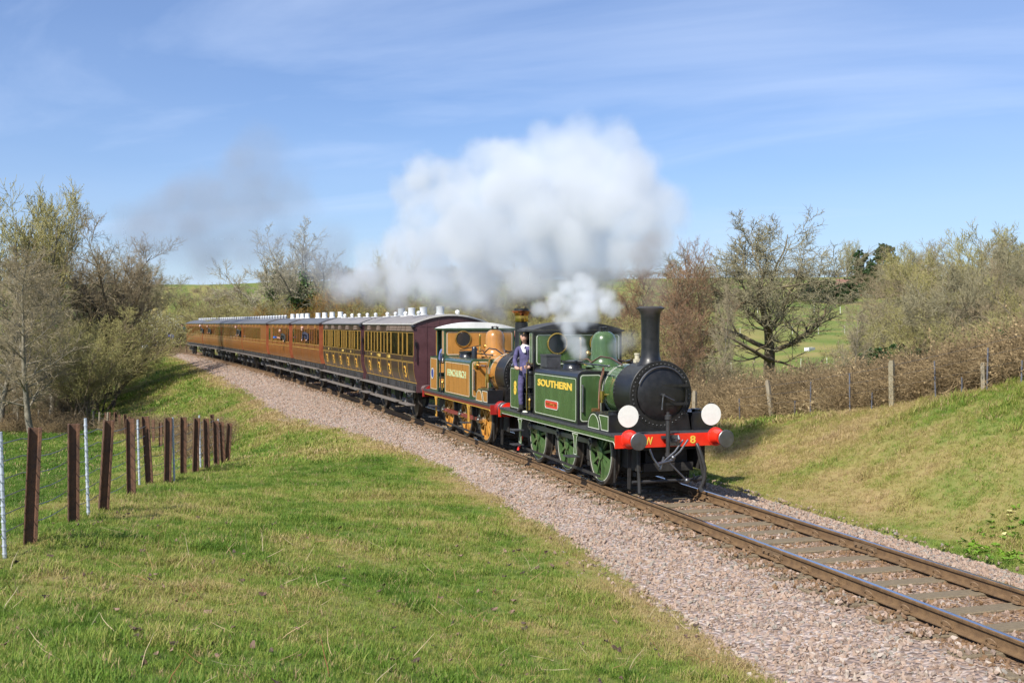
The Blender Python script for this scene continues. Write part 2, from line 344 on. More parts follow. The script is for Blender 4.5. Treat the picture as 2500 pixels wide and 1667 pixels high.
def dryness(x, y):
    """0 lush green .. 1 straw"""
    n = y - ycen(x); d = 0.33 + 0.85 * (fbm(x * 0.45 + 2, y * 0.45, 4) - 0.5) + 0.55 * (fbm(x * 1.9, y * 1.9 + 7, 3) - 0.5)
    d = d + 0.32 * sstep(n, 2.2, 3.4) * (1 - sstep(n, 9, 14)) + 0.38 * np.exp(-((-n - np.interp(x, EDG_X, EDG_M) - 0.25) / 0.5) ** 2)
    d = d + 0.10 * sstep(-x, 6, 20) * sstep(-n, 2.5, 4) * (1 - sstep(-n, 8, 12)) - 0.30 * sstep(-n, 10.0, 11.5) + 0.10 * sstep(n, 40, 70) + 0.10 * sstep(x, -4, 3) * sstep(-n, 5, 8)
    return np.clip(d, 0, 1)
gm = bpy.data.materials.new('turf'); gm.use_nodes = True; t = gm.node_tree; b = t.nodes['Principled BSDF']; b.inputs['Roughness'].default_value = 0.9; b.inputs['Specular IOR Level'].default_value = 0.15
at = t.nodes.new('ShaderNodeAttribute'); at.attribute_name = 'dry'; tcn = t.nodes.new('ShaderNodeTexCoord')
no = t.nodes.new('ShaderNodeTexNoise'); no.inputs['Scale'].default_value = 3.2; no.inputs['Detail'].default_value = 9; no.inputs['Roughness'].default_value = 0.72; t.links.new(tcn.outputs['Object'], no.inputs['Vector'])
ma = t.nodes.new('ShaderNodeMath'); ma.operation = 'MULTIPLY_ADD'; t.links.new(no.outputs['Fac'], ma.inputs[0]); ma.inputs[1].default_value = 0.9; t.links.new(at.outputs['Fac'], ma.inputs[2])
m2 = t.nodes.new('ShaderNodeMath'); m2.operation = 'SUBTRACT'; t.links.new(ma.outputs[0], m2.inputs[0]); m2.inputs[1].default_value = 0.45
rp = t.nodes.new('ShaderNodeValToRGB'); t.links.new(m2.outputs[0], rp.inputs[0]); el = rp.color_ramp.elements
for _ in range(2): el.new(0.5)
for e, (p_, c_) in zip(el, ((0.0, (0.085, 0.150, 0.028)), (0.32, (0.155, 0.195, 0.045)), (0.62, (0.265, 0.230, 0.080)), (1.0, (0.330, 0.250, 0.110)))): e.position = p_; e.color = (*c_, 1)
t.links.new(rp.outputs[0], b.inputs['Base Color'])
bp = t.nodes.new('ShaderNodeBump'); bp.inputs['Strength'].default_value = 0.9; bp.inputs['Distance'].default_value = 0.06; t.links.new(no.outputs['Fac'], bp.inputs['Height']); t.links.new(bp.outputs[0], b.inputs['Normal'])
ground = mesh_np('ground', np.stack([GX.ravel(), GY.ravel(), GZ.ravel()], 1), F, gm, True, attrs={'dry': ('FLOAT', 'POINT', dryness(GX, GY).ravel().astype(np.float32))})
tag(ground, 'rolling grass land falling from the cutting to fields and rising beyond', None, None, 'structure')

# ------------------------------------------------------------------ ballast bed
ss = np.concatenate([np.arange(-225, -40, 1.5), np.arange(-40, -14, 0.5), np.arange(-14, 30.01, 0.25)])
def bal_z(x, n):
    m = np.abs(n); em = np.where(n < 0, edge_m(x), 2.42 + 0.25 * (fbm(np.asarray(x) * 0.6, np.asarray(x) * 0 + 8.2, 3) - 0.5)); ez = np.where(n < 0, edge_z(x), -0.36)
    z = np.where(m < 1.38, -0.205, -0.205 + (ez + 0.205) * np.clip((m - 1.38) / np.maximum(em - 1.38, 0.3), 0, 1.3))
    return z
rel = np.concatenate([np.linspace(-1.12, -0.5, 14) * 1.0, np.linspace(-0.46, 0.46, 16), np.linspace(0.5, 1.12, 10)])
BV = []
for s_ in ss:
    c0 = trk(np.array([s_]))[0]; em = float(edge_m(c0[0])); ef = 2.42 + 0.25 * (float(fbm(c0[0] * 0.6, 8.2, 3)) - 0.5)
    n_ = np.where(rel < 0, rel * em, rel * ef); p_ = trk(np.full(len(n_), s_), n_); p_[:, 2] = bal_z(p_[:, 0], n_); BV.append(p_)
BV = np.array(BV); BV[..., 2] += (fbm(BV[..., 0] * 6, BV[..., 1] * 6, 2) - 0.5) * 0.05
BV[:, 0, 2] -= 0.12; BV[:, -1, 2] -= 0.12
a_, b_ = BV.shape[:2]; idx = np.arange(a_ * b_).reshape(a_, b_); F = np.stack([idx[:-1, :-1], idx[1:, :-1], idx[1:, 1:], idx[:-1, 1:]], -1).reshape(-1, 4)
bm_ = bpy.data.materials.new('ballast_bed'); bm_.use_nodes = True; t = bm_.node_tree; b = t.nodes['Principled BSDF']; b.inputs['Roughness'].default_value = 0.9; b.inputs['Specular IOR Level'].default_value = 0.2
tcn = t.nodes.new('ShaderNodeTexCoord'); vo = t.nodes.new('ShaderNodeTexVoronoi'); vo.inputs['Scale'].default_value = 17; t.links.new(tcn.outputs['Object'], vo.inputs['Vector'])
sp = t.nodes.new('ShaderNodeSeparateColor'); t.links.new(vo.outputs['Color'], sp.inputs[0])
rp = t.nodes.new('ShaderNodeValToRGB'); t.links.new(sp.outputs[0], rp.inputs[0]); el = rp.color_ramp.elements; el.new(0.5)
for e, (p_, c_) in zip(el, ((0, (0.20, 0.145, 0.115)), (0.5, (0.36, 0.275, 0.235)), (1, (0.47, 0.40, 0.355)))): e.position = p_; e.color = (*c_, 1)
at = t.nodes.new('ShaderNodeAttribute'); at.attribute_name = 'rust'
mxr = t.nodes.new('ShaderNodeMix'); mxr.data_type = 'RGBA'; t.links.new(at.outputs['Fac'], mxr.inputs[0]); t.links.new(rp.outputs[0], mxr.inputs[6]); mxr.inputs[7].default_value = (0.20, 0.115, 0.055, 1)
t.links.new(mxr.outputs[2], b.inputs['Base Color'])
bp = t.nodes.new('ShaderNodeBump'); bp.invert = True; bp.inputs['Strength'].default_value = 1.0; bp.inputs['Distance'].default_value = 0.05; t.links.new(vo.outputs['Distance'], bp.inputs['Height']); t.links.new(bp.outputs[0], b.inputs['Normal'])
def rustiness(n): m = np.abs(n); return np.clip(0.85 * np.exp(-((m - 0.85) / 0.34) ** 2) + 0.55 * (m < 0.8), 0, 1)
nn = np.repeat(np.where(rel < 0, rel * 2.6, rel * 2.42)[None], a_, 0)
ballast = mesh_np('ballast', BV.reshape(-1, 3), F, bm_, True, attrs={'rust': ('FLOAT', 'POINT', (rustiness(nn) * 0.8).ravel().astype(np.float32))})
tag(ballast, 'bed of broken pinkish grey stone under the track', None, None, 'structure')

# ------------------------------------------------------------------ stones
def stone_mesh(i, m):
    r = np.random.default_rng(100 + i); bm = bmesh.new()
    for q in r.normal(size=(11, 3)):
        q /= np.linalg.norm(q); bm.verts.new(q * np.array([1.0, 0.8, 0.62]) * (0.85 + 0.25 * r.random()))
    h = bmesh.ops.convex_hull(bm, input=bm.verts[:]); junk = list({g for g in h['geom_interior'] + h['geom_unused'] if isinstance(g, bmesh.types.BMVert)})
    if junk: bmesh.ops.delete(bm, geom=junk, context='VERTS')
    bmesh.ops.recalc_face_normals(bm, faces=bm.faces)
    me = bpy.data.meshes.new('ballast_stone'); bm.to_mesh(me); bm.free(); me.materials.append(m); return me
stops = ((0.0, (0.150, 0.085, 0.038)), (0.16, (0.24, 0.150, 0.085)), (0.34, (0.225, 0.155, 0.110)), (0.55, (0.370, 0.262, 0.195)), (0.75, (0.325, 0.245, 0.190)), (0.9, (0.43, 0.345, 0.270)), (1.0, (0.20, 0.195, 0.172)))
stone_m = tint_mat('broken_stone', stops, 0.85, spec=0.25)
stones = [stone_mesh(i, stone_m) for i in range(9)]
def bed_points(s0, s1, dens):
    L = s1 - s0; k = int(L * 6.6 * dens); s = s0 + L * rng.random(k); n = -3.9 + 6.5 * rng.random(k); P = trk(s, n); x = P[:, 0]; m = np.abs(n)
    lim = np.where(n < 0, edge_m(x) + 0.05, 2.42 + 0.25 * (fbm(x * 0.6, x * 0 + 8.2, 3) - 0.5) + 0.03)
    over = rng.exponential(0.16, k) * (rng.random(k) < 0.4)
    ok = (m < lim + over) & (np.abs(m - 0.7525) > 0.085)
    sl = np.abs(((s + 0.35) % 0.70) - 0.35) < 0.135; ok &= ~(sl & (m < 0.90)); lift = np.where(sl & (m >= 0.90) & (m < 1.32), 0.045, 0.0)
    P, n, s, x, lift = P[ok], n[ok], s[ok], x[ok], lift[ok]; P[:, 2] = lift + np.maximum(bal_z(x, n), np.where(np.abs(n) > np.where(n < 0, edge_m(x), 2.42), land(x, P[:, 1]), -9)) + 0.004
    return P, n
def stone_tint(n):
    k = len(n); t = 0.34 + 0.6 * rng.beta(2, 2.2, k); t = np.where(rng.random(k) < 0.14, 0.97, t); ru = rustiness(n)
    return np.where(rng.random(k) < ru, 0.02 + 0.30 * rng.random(k), t)
SP, SN_, SS_ = [], [], []
for s0, s1, dens, size in ((8.0, 13.5, 340, 0.036), (2, 8.0, 340, 0.036), (-8, 2, 310, 0.036), (-20, -8, 260, 0.038), (-45, -20, 170, 0.044), (-110, -45, 55, 0.065)):
    P, n = bed_points(s0, s1, dens); SP.append(P); SN_.append(n); SS_.append(size * (0.50 + 1.0 * rng.random(len(P)) ** 2))
SP = np.concatenate(SP); SN_ = np.concatenate(SN_); SS_ = np.concatenate(SS_); ST = stone_tint(SN_)
dcam = (SP - CAM) @ CF; ucam = 1250 + FPX * ((SP - CAM) @ CR) / dcam; vcam = 833.5 - FPX * ((SP - CAM) @ CU) / dcam
vis = (dcam > 1) & (ucam > -300) & (ucam < 2950) & (vcam < 1900); SP, SN_, SS_, ST, dcam, ucam, vcam = (a[vis] for a in (SP, SN_, SS_, ST, dcam, ucam, vcam))
SR = rng.random((len(SP), 3)) * 6.28
inb = (ucam < 2490) & (vcam < 1660)
big = np.argsort(-(SS_ / dcam) * inb)[:300]; mask = np.ones(len(SP), bool); mask[big] = False
scatter('ballast_stones', SP[mask], stones, SS_[mask], SR[mask], ST[mask], 'broken pinkish grey track stone', None, ballast)
lone = []
for j in range(5):
    f = (0.05, 0.42, 0.55, 0.75, 0.92)[j]; lone.append(M('stone_%d' % j, [(0.20, 0.12, 0.065), (0.27, 0.200, 0.155), (0.365, 0.272, 0.212), (0.33, 0.258, 0.208), (0.42, 0.35, 0.285)][j], 0.85, var=0.2, scale=30))
lone_me = {}
for i in big:
    key = (int(rng.integers(0, 9)), int(np.argmin(abs(ST[i] - np.array([0.1, 0.42, 0.55, 0.72, 0.9])))))
    if key not in lone_me:
        me = stones[key[0]].copy(); me.materials.clear(); me.materials.append(lone[key[1]]); lone_me[key] = me
    o = bpy.data.objects.new('ballast_stone', lone_me[key]); o.location = SP[i]; o.rotation_euler = SR[i]; o.scale = (SS_[i],) * 3; link(o, ballast)

# ------------------------------------------------------------------ rails and sleepers
track = empty('railway_track', (0, 0, 0), 0, 'single line of rusty flat bottom rails on timber sleepers', None, None, 'structure')
rail_prof = [(-.070, -.165), (.070, -.165), (.070, -.155), (.016, -.132), (.010, -.118), (.010, -.052), (.034, -.040), (.036, -.012), (.028, -.001), (.0, .0), (-.028, -.001), (-.036, -.012), (-.034, -.040), (-.010, -.052), (-.010, -.118), (-.016, -.132), (-.070, -.155)]
rust = M('rail_rust', (0.105, 0.060, 0.028), 0.75, 0.0, scale=9, col2=(0.185, 0.110, 0.050), bump=0.3, bscale=60)
rail_top = M('worn_rail_top', (0.55, 0.58, 0.66), 0.16, 1.0, var=0.08, scale=3)
sr = np.concatenate([np.arange(-228, -30, 2.0), np.arange(-30, 30.01, 0.5)])
for nm, off in (('near rail', -.7525), ('far rail', .7525)):
    V = []; k = len(rail_prof)
    for s_ in sr:
        a = heading(s_); c0 = trk(np.array([s_]), off)[0]
        for (n_, z_) in rail_prof: V.append((c0[0] - math.sin(a) * n_, c0[1] + math.cos(a) * n_, z_))
    F = []; mi = []
    for i in range(len(sr) - 1):
        for j in range(k):
            F.append((i * k + j, i * k + (j + 1) % k, (i + 1) * k + (j + 1) % k, (i + 1) * k + j)); mi.append(1 if 8 <= j <= 9 else 0)
    o = mesh_np('rail', V, F, [rust, rail_top], True, track, 40); o.data.polygons.foreach_set('material_index', mi); o['label'] = nm + ' with shiny worn top and rusty web'
sl_m = M('weathered_sleeper', (0.120, 0.090, 0.055), 0.9, scale=14, col2=(0.250, 0.195, 0.120), bump=0.6, bscale=30, stretch=(5, 0.7, 5))
mb = MB().bx(-.127, .127, -1.30, 1.30, -.125, 0.0); sl0 = mb.build('sleeper', sl_m, track); bm = bmesh.new(); bm.from_mesh(sl0.data); bmesh.ops.bevel(bm, geom=bm.edges[:], offset=.012, segments=1, affect='EDGES'); bm.to_mesh(sl0.data); bm.free()
clip_m = M('clip_rust', (0.20, 0.125, 0.065), 0.7, var=0.3, scale=30)
ring = [(0.055 * math.cos(a), 0.0, 0.045 + 0.042 * math.sin(a)) for a in np.linspace(-0.6, 4.6, 11)]
cl0 = MB().tube([(p[0], -0.02 + 0.02 * math.cos(i * .6), p[2]) for i, p in enumerate(ring)], 0.011, 5).bx(-.05, .05, -.035, .045, -.005, .018).build('rail_clip', clip_m, track)
first = True
for k_, s_ in enumerate(np.arange(-30.1, 16.0, 0.70)):
    c0 = trk(np.array([s_]))[0]; a = heading(s_)
    o = sl0 if first else share(sl0, 'sleeper', track); o.location = (c0[0], c0[1], -.167 - 0.008 * random.random()); o.rotation_euler = (0, 0, a + R(random.uniform(-.6, .6)))
    if s_ > -9:
        for off in (-.7525, .7525):
            c1 = trk(np.array([s_]), off - .085)[0]
            q = cl0 if (first is None and off < 0) else share(cl0, 'rail_clip', track); q.location = (c1[0], c1[1], -.150); q.rotation_euler = (0, 0, a)
            if q is cl0: first = False
    if first is True: first = None
    elif first is None and s_ <= -9: pass
    o_last = o
fp_m = M('fishplate_rust', (0.17, 0.11, 0.06), 0.7, var=0.3, scale=12)
for s_, off in ((6.05, -.7525), (6.05, .7525), (-12.2, -.7525)):
    c0 = trk(np.array([s_]), off)[0]; mb = MB(); mb.bx(-.27, .27, -.030, -.0105, -.125, -.050)
    for bx_ in (-.2, -.07, .07, .2): mb.cyl((bx_, -.03, -.088), (bx_, -.062, -.088), .017, n=6)
    o = mb.build('fishplate', fp_m, track); o.location = c0; o.rotation_euler = (0, 0, heading(s_))
# ------------------------------------------------------------------ grass blades
def tuft_mesh(i, m, nb, h, spread, lean, wd):
    r = np.random.default_rng(500 + i); V = []; F = []
    for k in range(nb):
        a = r.random() * 6.283; rad = spread * math.sqrt(r.random()); p = np.array([math.cos(a) * rad, math.sin(a) * rad, -0.01])
        b = r.random() * 6.283; l = lean * (0.3 + r.random()); hh = h * (0.45 + 0.75 * r.random()); d = np.array([math.cos(b) * l, math.sin(b) * l, 1.0]); d /= np.linalg.norm(d)
        c = np.array([-math.sin(b + r.normal() * .6), math.cos(b), 0]); c /= np.linalg.norm(c); w = wd * (0.6 + 0.8 * r.random())
        d2 = d + np.array([math.cos(b) * l * 1.1, math.sin(b) * l * 1.1, -0.25 * l]); d2 /= np.linalg.norm(d2)
        q = p + d * hh * 0.55; e = q + d2 * hh * 0.5; n0 = len(V)
        V += [p - c * w, p + c * w, q + c * w * .8, q - c * w * .8, e]; F += [(n0, n0 + 1, n0 + 2, n0 + 3), (n0 + 3, n0 + 2, n0 + 4)]
    me = bpy.data.meshes.new('grass_tuft'); me.from_pydata([tuple(v) for v in V], [], F); me.materials.append(m); return me
g_stops = ((0.0, (0.085, 0.165, 0.020)), (0.22, (0.172, 0.280, 0.036)), (0.42, (0.300, 0.335, 0.070)), (0.60, (0.425, 0.360, 0.130)), (0.8, (0.46, 0.355, 0.17)), (1.0, (0.52, 0.385, 0.21)))
grass_m = tint_mat('grass_blade', g_stops, 0.6, trans=0.35, spec=0.25)
tufts = [tuft_mesh(i, grass_m, 16, (0.060, 0.05, 0.07, 0.042, 0.085)[i % 5], 0.07, (0.5, 0.8, 0.4, 1.1, 0.6)[i % 5], 0.0026) for i in range(10)]
far_tufts = [tuft_mesh(40 + i, grass_m, 14, 0.085, 0.16, 0.8, 0.0065) for i in range(6)]
def turf_points(k, xr, yr, dmin, dmax):
    x = xr[0] + (xr[1] - xr[0]) * rng.random(k); y = yr[0] + (yr[1] - yr[0]) * rng.random(k)
    d = (x - CAM[0]) * CF[0] + (y - CAM[1]) * CF[1]; u = ((x - CAM[0]) * CR[0] + (y - CAM[1]) * CR[1]) / np.maximum(d, .1)
    n = y - ycen(x); ok = (d > dmin) & (d < dmax) & (np.abs(u) < np.where(d < 30, .62, .52))
    lim = np.where(n < 0, edge_m(x) - 0.06 - 0.15 * rng.random(k) ** 3, 2.42 - 0.05 * rng.random(k)); ok &= np.abs(n) > lim
    x, y = x[ok], y[ok]; P = np.stack([x, y, land(x, y)], 1)
    v = (CAM[2] - P[:, 2]) / d[ok]; P = P[v < 0.42]
    return P
parts_ = []
for k, xr, yr, d0, d1, tf, sc in ((190000, (2, 20), (-17, 9), 3.5, 15, tufts, 1.0), (210000, (-14, 8), (-22, 14), 15, 30, tufts, 1.25), (200000, (-50, -3), (-34, 24), 29, 62, far_tufts, 1.35), (90000, (-130, -36), (-40, 10), 60, 140, far_tufts, 2.2)):
    P = turf_points(k, xr, yr, d0, d1); x, y = P[:, 0], P[:, 1]; q = len(P); dr = dryness(x, y)
    tint = np.clip(dr * 0.85 + 0.02 + rng.normal(0, 0.13, q), 0, 1); tint = np.where(rng.random(q) < 0.06, 0.8 + 0.2 * rng.random(q), tint)
    h = (0.55 + 0.6 * fbm(x * 0.8 + 11, y * 0.8, 3) + 0.35 * rng.random(q)) * sc
    n = y - ycen(x); h = h * .88 * (1 + .65 * sstep(fbm(x * 1.6 + 31, y * 1.6, 3), .60, .70)) * np.where(np.abs(n) < 3.3, 0.75, 1.0) * (1 + 0.35 * (rng.random(q) < 0.03))
    rot = np.stack([rng.normal(0, .12, q), rng.normal(0, .12, q), rng.random(q) * 6.28], 1)
    scatter('grass', P, tf, h, rot, tint, 'short rough grass, green and straw coloured', None)
# longer dead stalks lying in the foreground
stalk_m = tint_mat('dead_stalk', ((0, (0.25, 0.12, 0.05)), (0.5, (0.36, 0.24, 0.11)), (1, (0.5, 0.42, 0.26))), 0.8)
def stalk_mesh(i):
    r = np.random.default_rng(900 + i); mb = MB(); p = np.zeros(3); pts = [p]; d = np.array([1, 0, 0.12 + 0.9 * r.random()])
    for k in range(4): d = d + r.normal(0, .12, 3); p = p + d / np.linalg.norm(d) * 0.06; pts.append(p)
    mb.tube(pts, [0.003, .003, .0025, .002, .001], 4); me = bpy.data.meshes.new('stalk'); me.from_pydata(mb.v, [], mb.f); me.materials.append(stalk_m); return me
P = turf_points(1300, (4, 20), (-15, 0), 3.5, 20); q = len(P)
scatter('dead_stalks', P, [stalk_mesh(i) for i in range(6)], 0.5 + 0.9 * rng.random(q), np.stack([rng.normal(0, .3, q), rng.normal(0, .3, q), rng.random(q) * 6.28], 1), rng.random(q), 'loose dead grass stalks lying in the turf', None)
# dark fallen leaves and clods
leaf_m = tint_mat('fallen_leaf', ((0, (0.05, 0.035, 0.03)), (0.6, (0.13, 0.08, 0.055)), (1, (0.26, 0.17, 0.12))), 0.7)
def leaf_mesh(i):
    r = np.random.default_rng(950 + i); V = []; k = 7
    for j in range(k): a = 6.283 * j / k; V.append((0.05 * math.cos(a) * (0.8 + .4 * r.random()), 0.028 * math.sin(a) * (0.8 + .4 * r.random()), 0.02 * math.sin(a * 2 + r.random() * 3) + .015))
    V += [(x, y, z + .003) for x, y, z in V]; me = bpy.data.meshes.new('leaf'); me.from_pydata(V, [], [tuple(range(k))[::-1], tuple(range(k, 2 * k))] + [(j, (j + 1) % k, k + (j + 1) % k, k + j) for j in range(k)]); me.materials.append(leaf_m); return me
P = turf_points(700, (2, 20), (-16, 0), 3.5, 24); P[:, 2] += 0.035; q = len(P)
scatter('fallen_leaves', P, [leaf_mesh(i) for i in range(5)], 0.35 + 0.55 * rng.random(q), np.stack([rng.normal(0, .4, q), rng.normal(0, .4, q), rng.random(q) * 6.28], 1), rng.random(q), 'dark fallen leaves lying in the grass', None)
# primroses on the far bank
prim_m = tint_mat('primrose', ((0, (0.09, 0.21, 0.02)), (0.80, (0.20, 0.34, 0.03)), (0.81, (0.60, 0.58, 0.20)), (1, (0.72, 0.68, 0.32))), 0.6, trans=0.2)
def prim_mesh(i):
    r = np.random.default_rng(980 + i); V = []; F = []
    for k in range(9):
        a = r.random() * 6.283; l = 0.05 + .05 * r.random(); c = np.array([math.cos(a), math.sin(a), 0]); s_ = np.array([-c[1], c[0], 0]); b = c * .01; n0 = len(V)
        V += [b, b + c * l * .5 + s_ * .022 + np.array([0, 0, .035]), b + c * l + np.array([0, 0, .03]), b + c * l * .5 - s_ * .022 + np.array([0, 0, .035])]; F.append((n0, n0 + 1, n0 + 2, n0 + 3))
    me = bpy.data.meshes.new('primrose'); me.from_pydata([tuple(v) for v in V], [], F); me.materials.append(prim_m); return me
cx = [(V2(2300, 1150, 15.5), 0.75, 130), (V2(2230, 1190, 15.2), 0.7, 110), (V2(2330, 1215, 14.3), 0.6, 110), (V2(2180, 1180, 15.8), 0.5, 50), (V2(2290, 1100, 17), 0.4, 40), (V2(2340, 1060, 17.5), 0.3, 25)]
PP = np.concatenate([np.array(c)[None, :2] + rng.normal(0, s_, (k, 2)) for c, s_, k in cx]); PP = np.column_stack([PP, land(PP[:, 0], PP[:, 1]) + 0.03]); q = len(PP)
scatter('primroses', PP, [prim_mesh(i) for i in range(4)], 0.5 + 0.5 * rng.random(q), np.stack([rng.normal(0, .3, q), rng.normal(0, .3, q), rng.random(q) * 6.28], 1), rng.random(q), 'clump of pale yellow primroses on the far bank', None)
# ------------------------------------------------------------------ the two small tank engines
steel = M('bright_steel', (0.55, 0.55, 0.54), 0.28, 1.0, var=0.12, scale=8)
dull_steel = M('dull_steel', (0.22, 0.22, 0.225), 0.45, 1.0, var=0.15, scale=8)
brass = M('brass', (0.72, 0.47, 0.13), 0.25, 1.0, var=0.1)
copper = M('copper', (0.74, 0.34, 0.17), 0.25, 1.0, var=0.12)
black = M('black_paint', (0.016, 0.016, 0.018), 0.30, 0, var=0.3, scale=4, coat=0.25)
sooty = M('smokebox_black', (0.013, 0.0125, 0.0125), 0.40, 0, var=0.5, scale=9, coat=0.04, detail=8)
underblack = M('grimy_black', (0.022, 0.020, 0.018), 0.75, 0, var=0.5, scale=12)
footgrey = M('footplate_black', (0.050, 0.050, 0.055), 0.5, 0, var=0.25, scale=9)
tyre_m = M('tyre_steel', (0.085, 0.072, 0.060), 0.5, 0.6, var=0.25, scale=14)
glass_dark = M('spectacle_glass', (0.022, 0.026, 0.030), 0.05, 0, var=0.2, scale=2, spec=0.8)
red_beam = M('signal_red', (0.72, 0.030, 0.012), 0.33, 0, var=0.06, coat=0.3)
gold = M('gold_leaf', (0.78, 0.52, 0.07), 0.4, 0, var=0.05)
ivory = M('lining_ivory', (0.60, 0.61, 0.52), 0.5, 0, var=0.04)
rubber = M('rubber_hose', (0.035, 0.034, 0.034), 0.45, 0, var=0.2)
PAL = {
 'green': dict(main=M('olive_green', (0.058, 0.108, 0.036), 0.26, var=0.22, scale=3.5, coat=0.45, stretch=(2, 2, .6), detail=7), edge=black, line=ivory, dome=None, wheel=M('wheel_green', (0.065, 0.125, 0.042), 0.3, var=0.15, scale=4, coat=0.3), beam=red_beam, val=None, roof=M('roof_black', (0.040, 0.040, 0.043), 0.6, var=0.2, scale=5), rod=dull_steel, tanktop=black, pump=black, wline=ivory, vline=ivory),
 'orange': dict(main=M('ochre_orange', (0.44, 0.200, 0.045), 0.28, var=0.16, scale=3.5, coat=0.4, stretch=(2, 2, .6), detail=7), edge=M('border_green', (0.050, 0.095, 0.050), 0.3, var=0.15, coat=0.3), line=ivory, dome=None, wheel=M('wheel_ochre', (0.56, 0.25, 0.045), 0.3, var=0.12, scale=4, coat=0.3), beam=M('maroon_beam', (0.34, 0.022, 0.018), 0.33, var=0.1, coat=0.3), val=M('claret', (0.17, 0.030, 0.022), 0.35, var=0.12, coat=0.3), roof=M('white_roof', (0.80, 0.80, 0.78), 0.6, var=0.05), rod=M('claret_rod', (0.19, 0.035, 0.028), 0.4, var=0.12), tanktop=M('tank_top_green', (0.040, 0.075, 0.060), 0.25, var=0.15, coat=0.4), pump=None, wline=None, vline=gold)}
def arc(cx, cz, r, a0, a1, k): return [(cx + r * math.cos(a), cz + r * math.sin(a)) for a in np.linspace(a0, a1, k)]
def rrect(x0, x1, z0, z1, r=0.05): return arc(x1 - r, z1 - r, r, 0, math.pi / 2, 4) + arc(x0 + r, z1 - r, r, math.pi / 2, math.pi, 4) + arc(x0 + r, z0 + r, r, math.pi, 1.5 * math.pi, 4) + arc(x1 - r, z0 + r, r, 1.5 * math.pi, 2 * math.pi, 4)

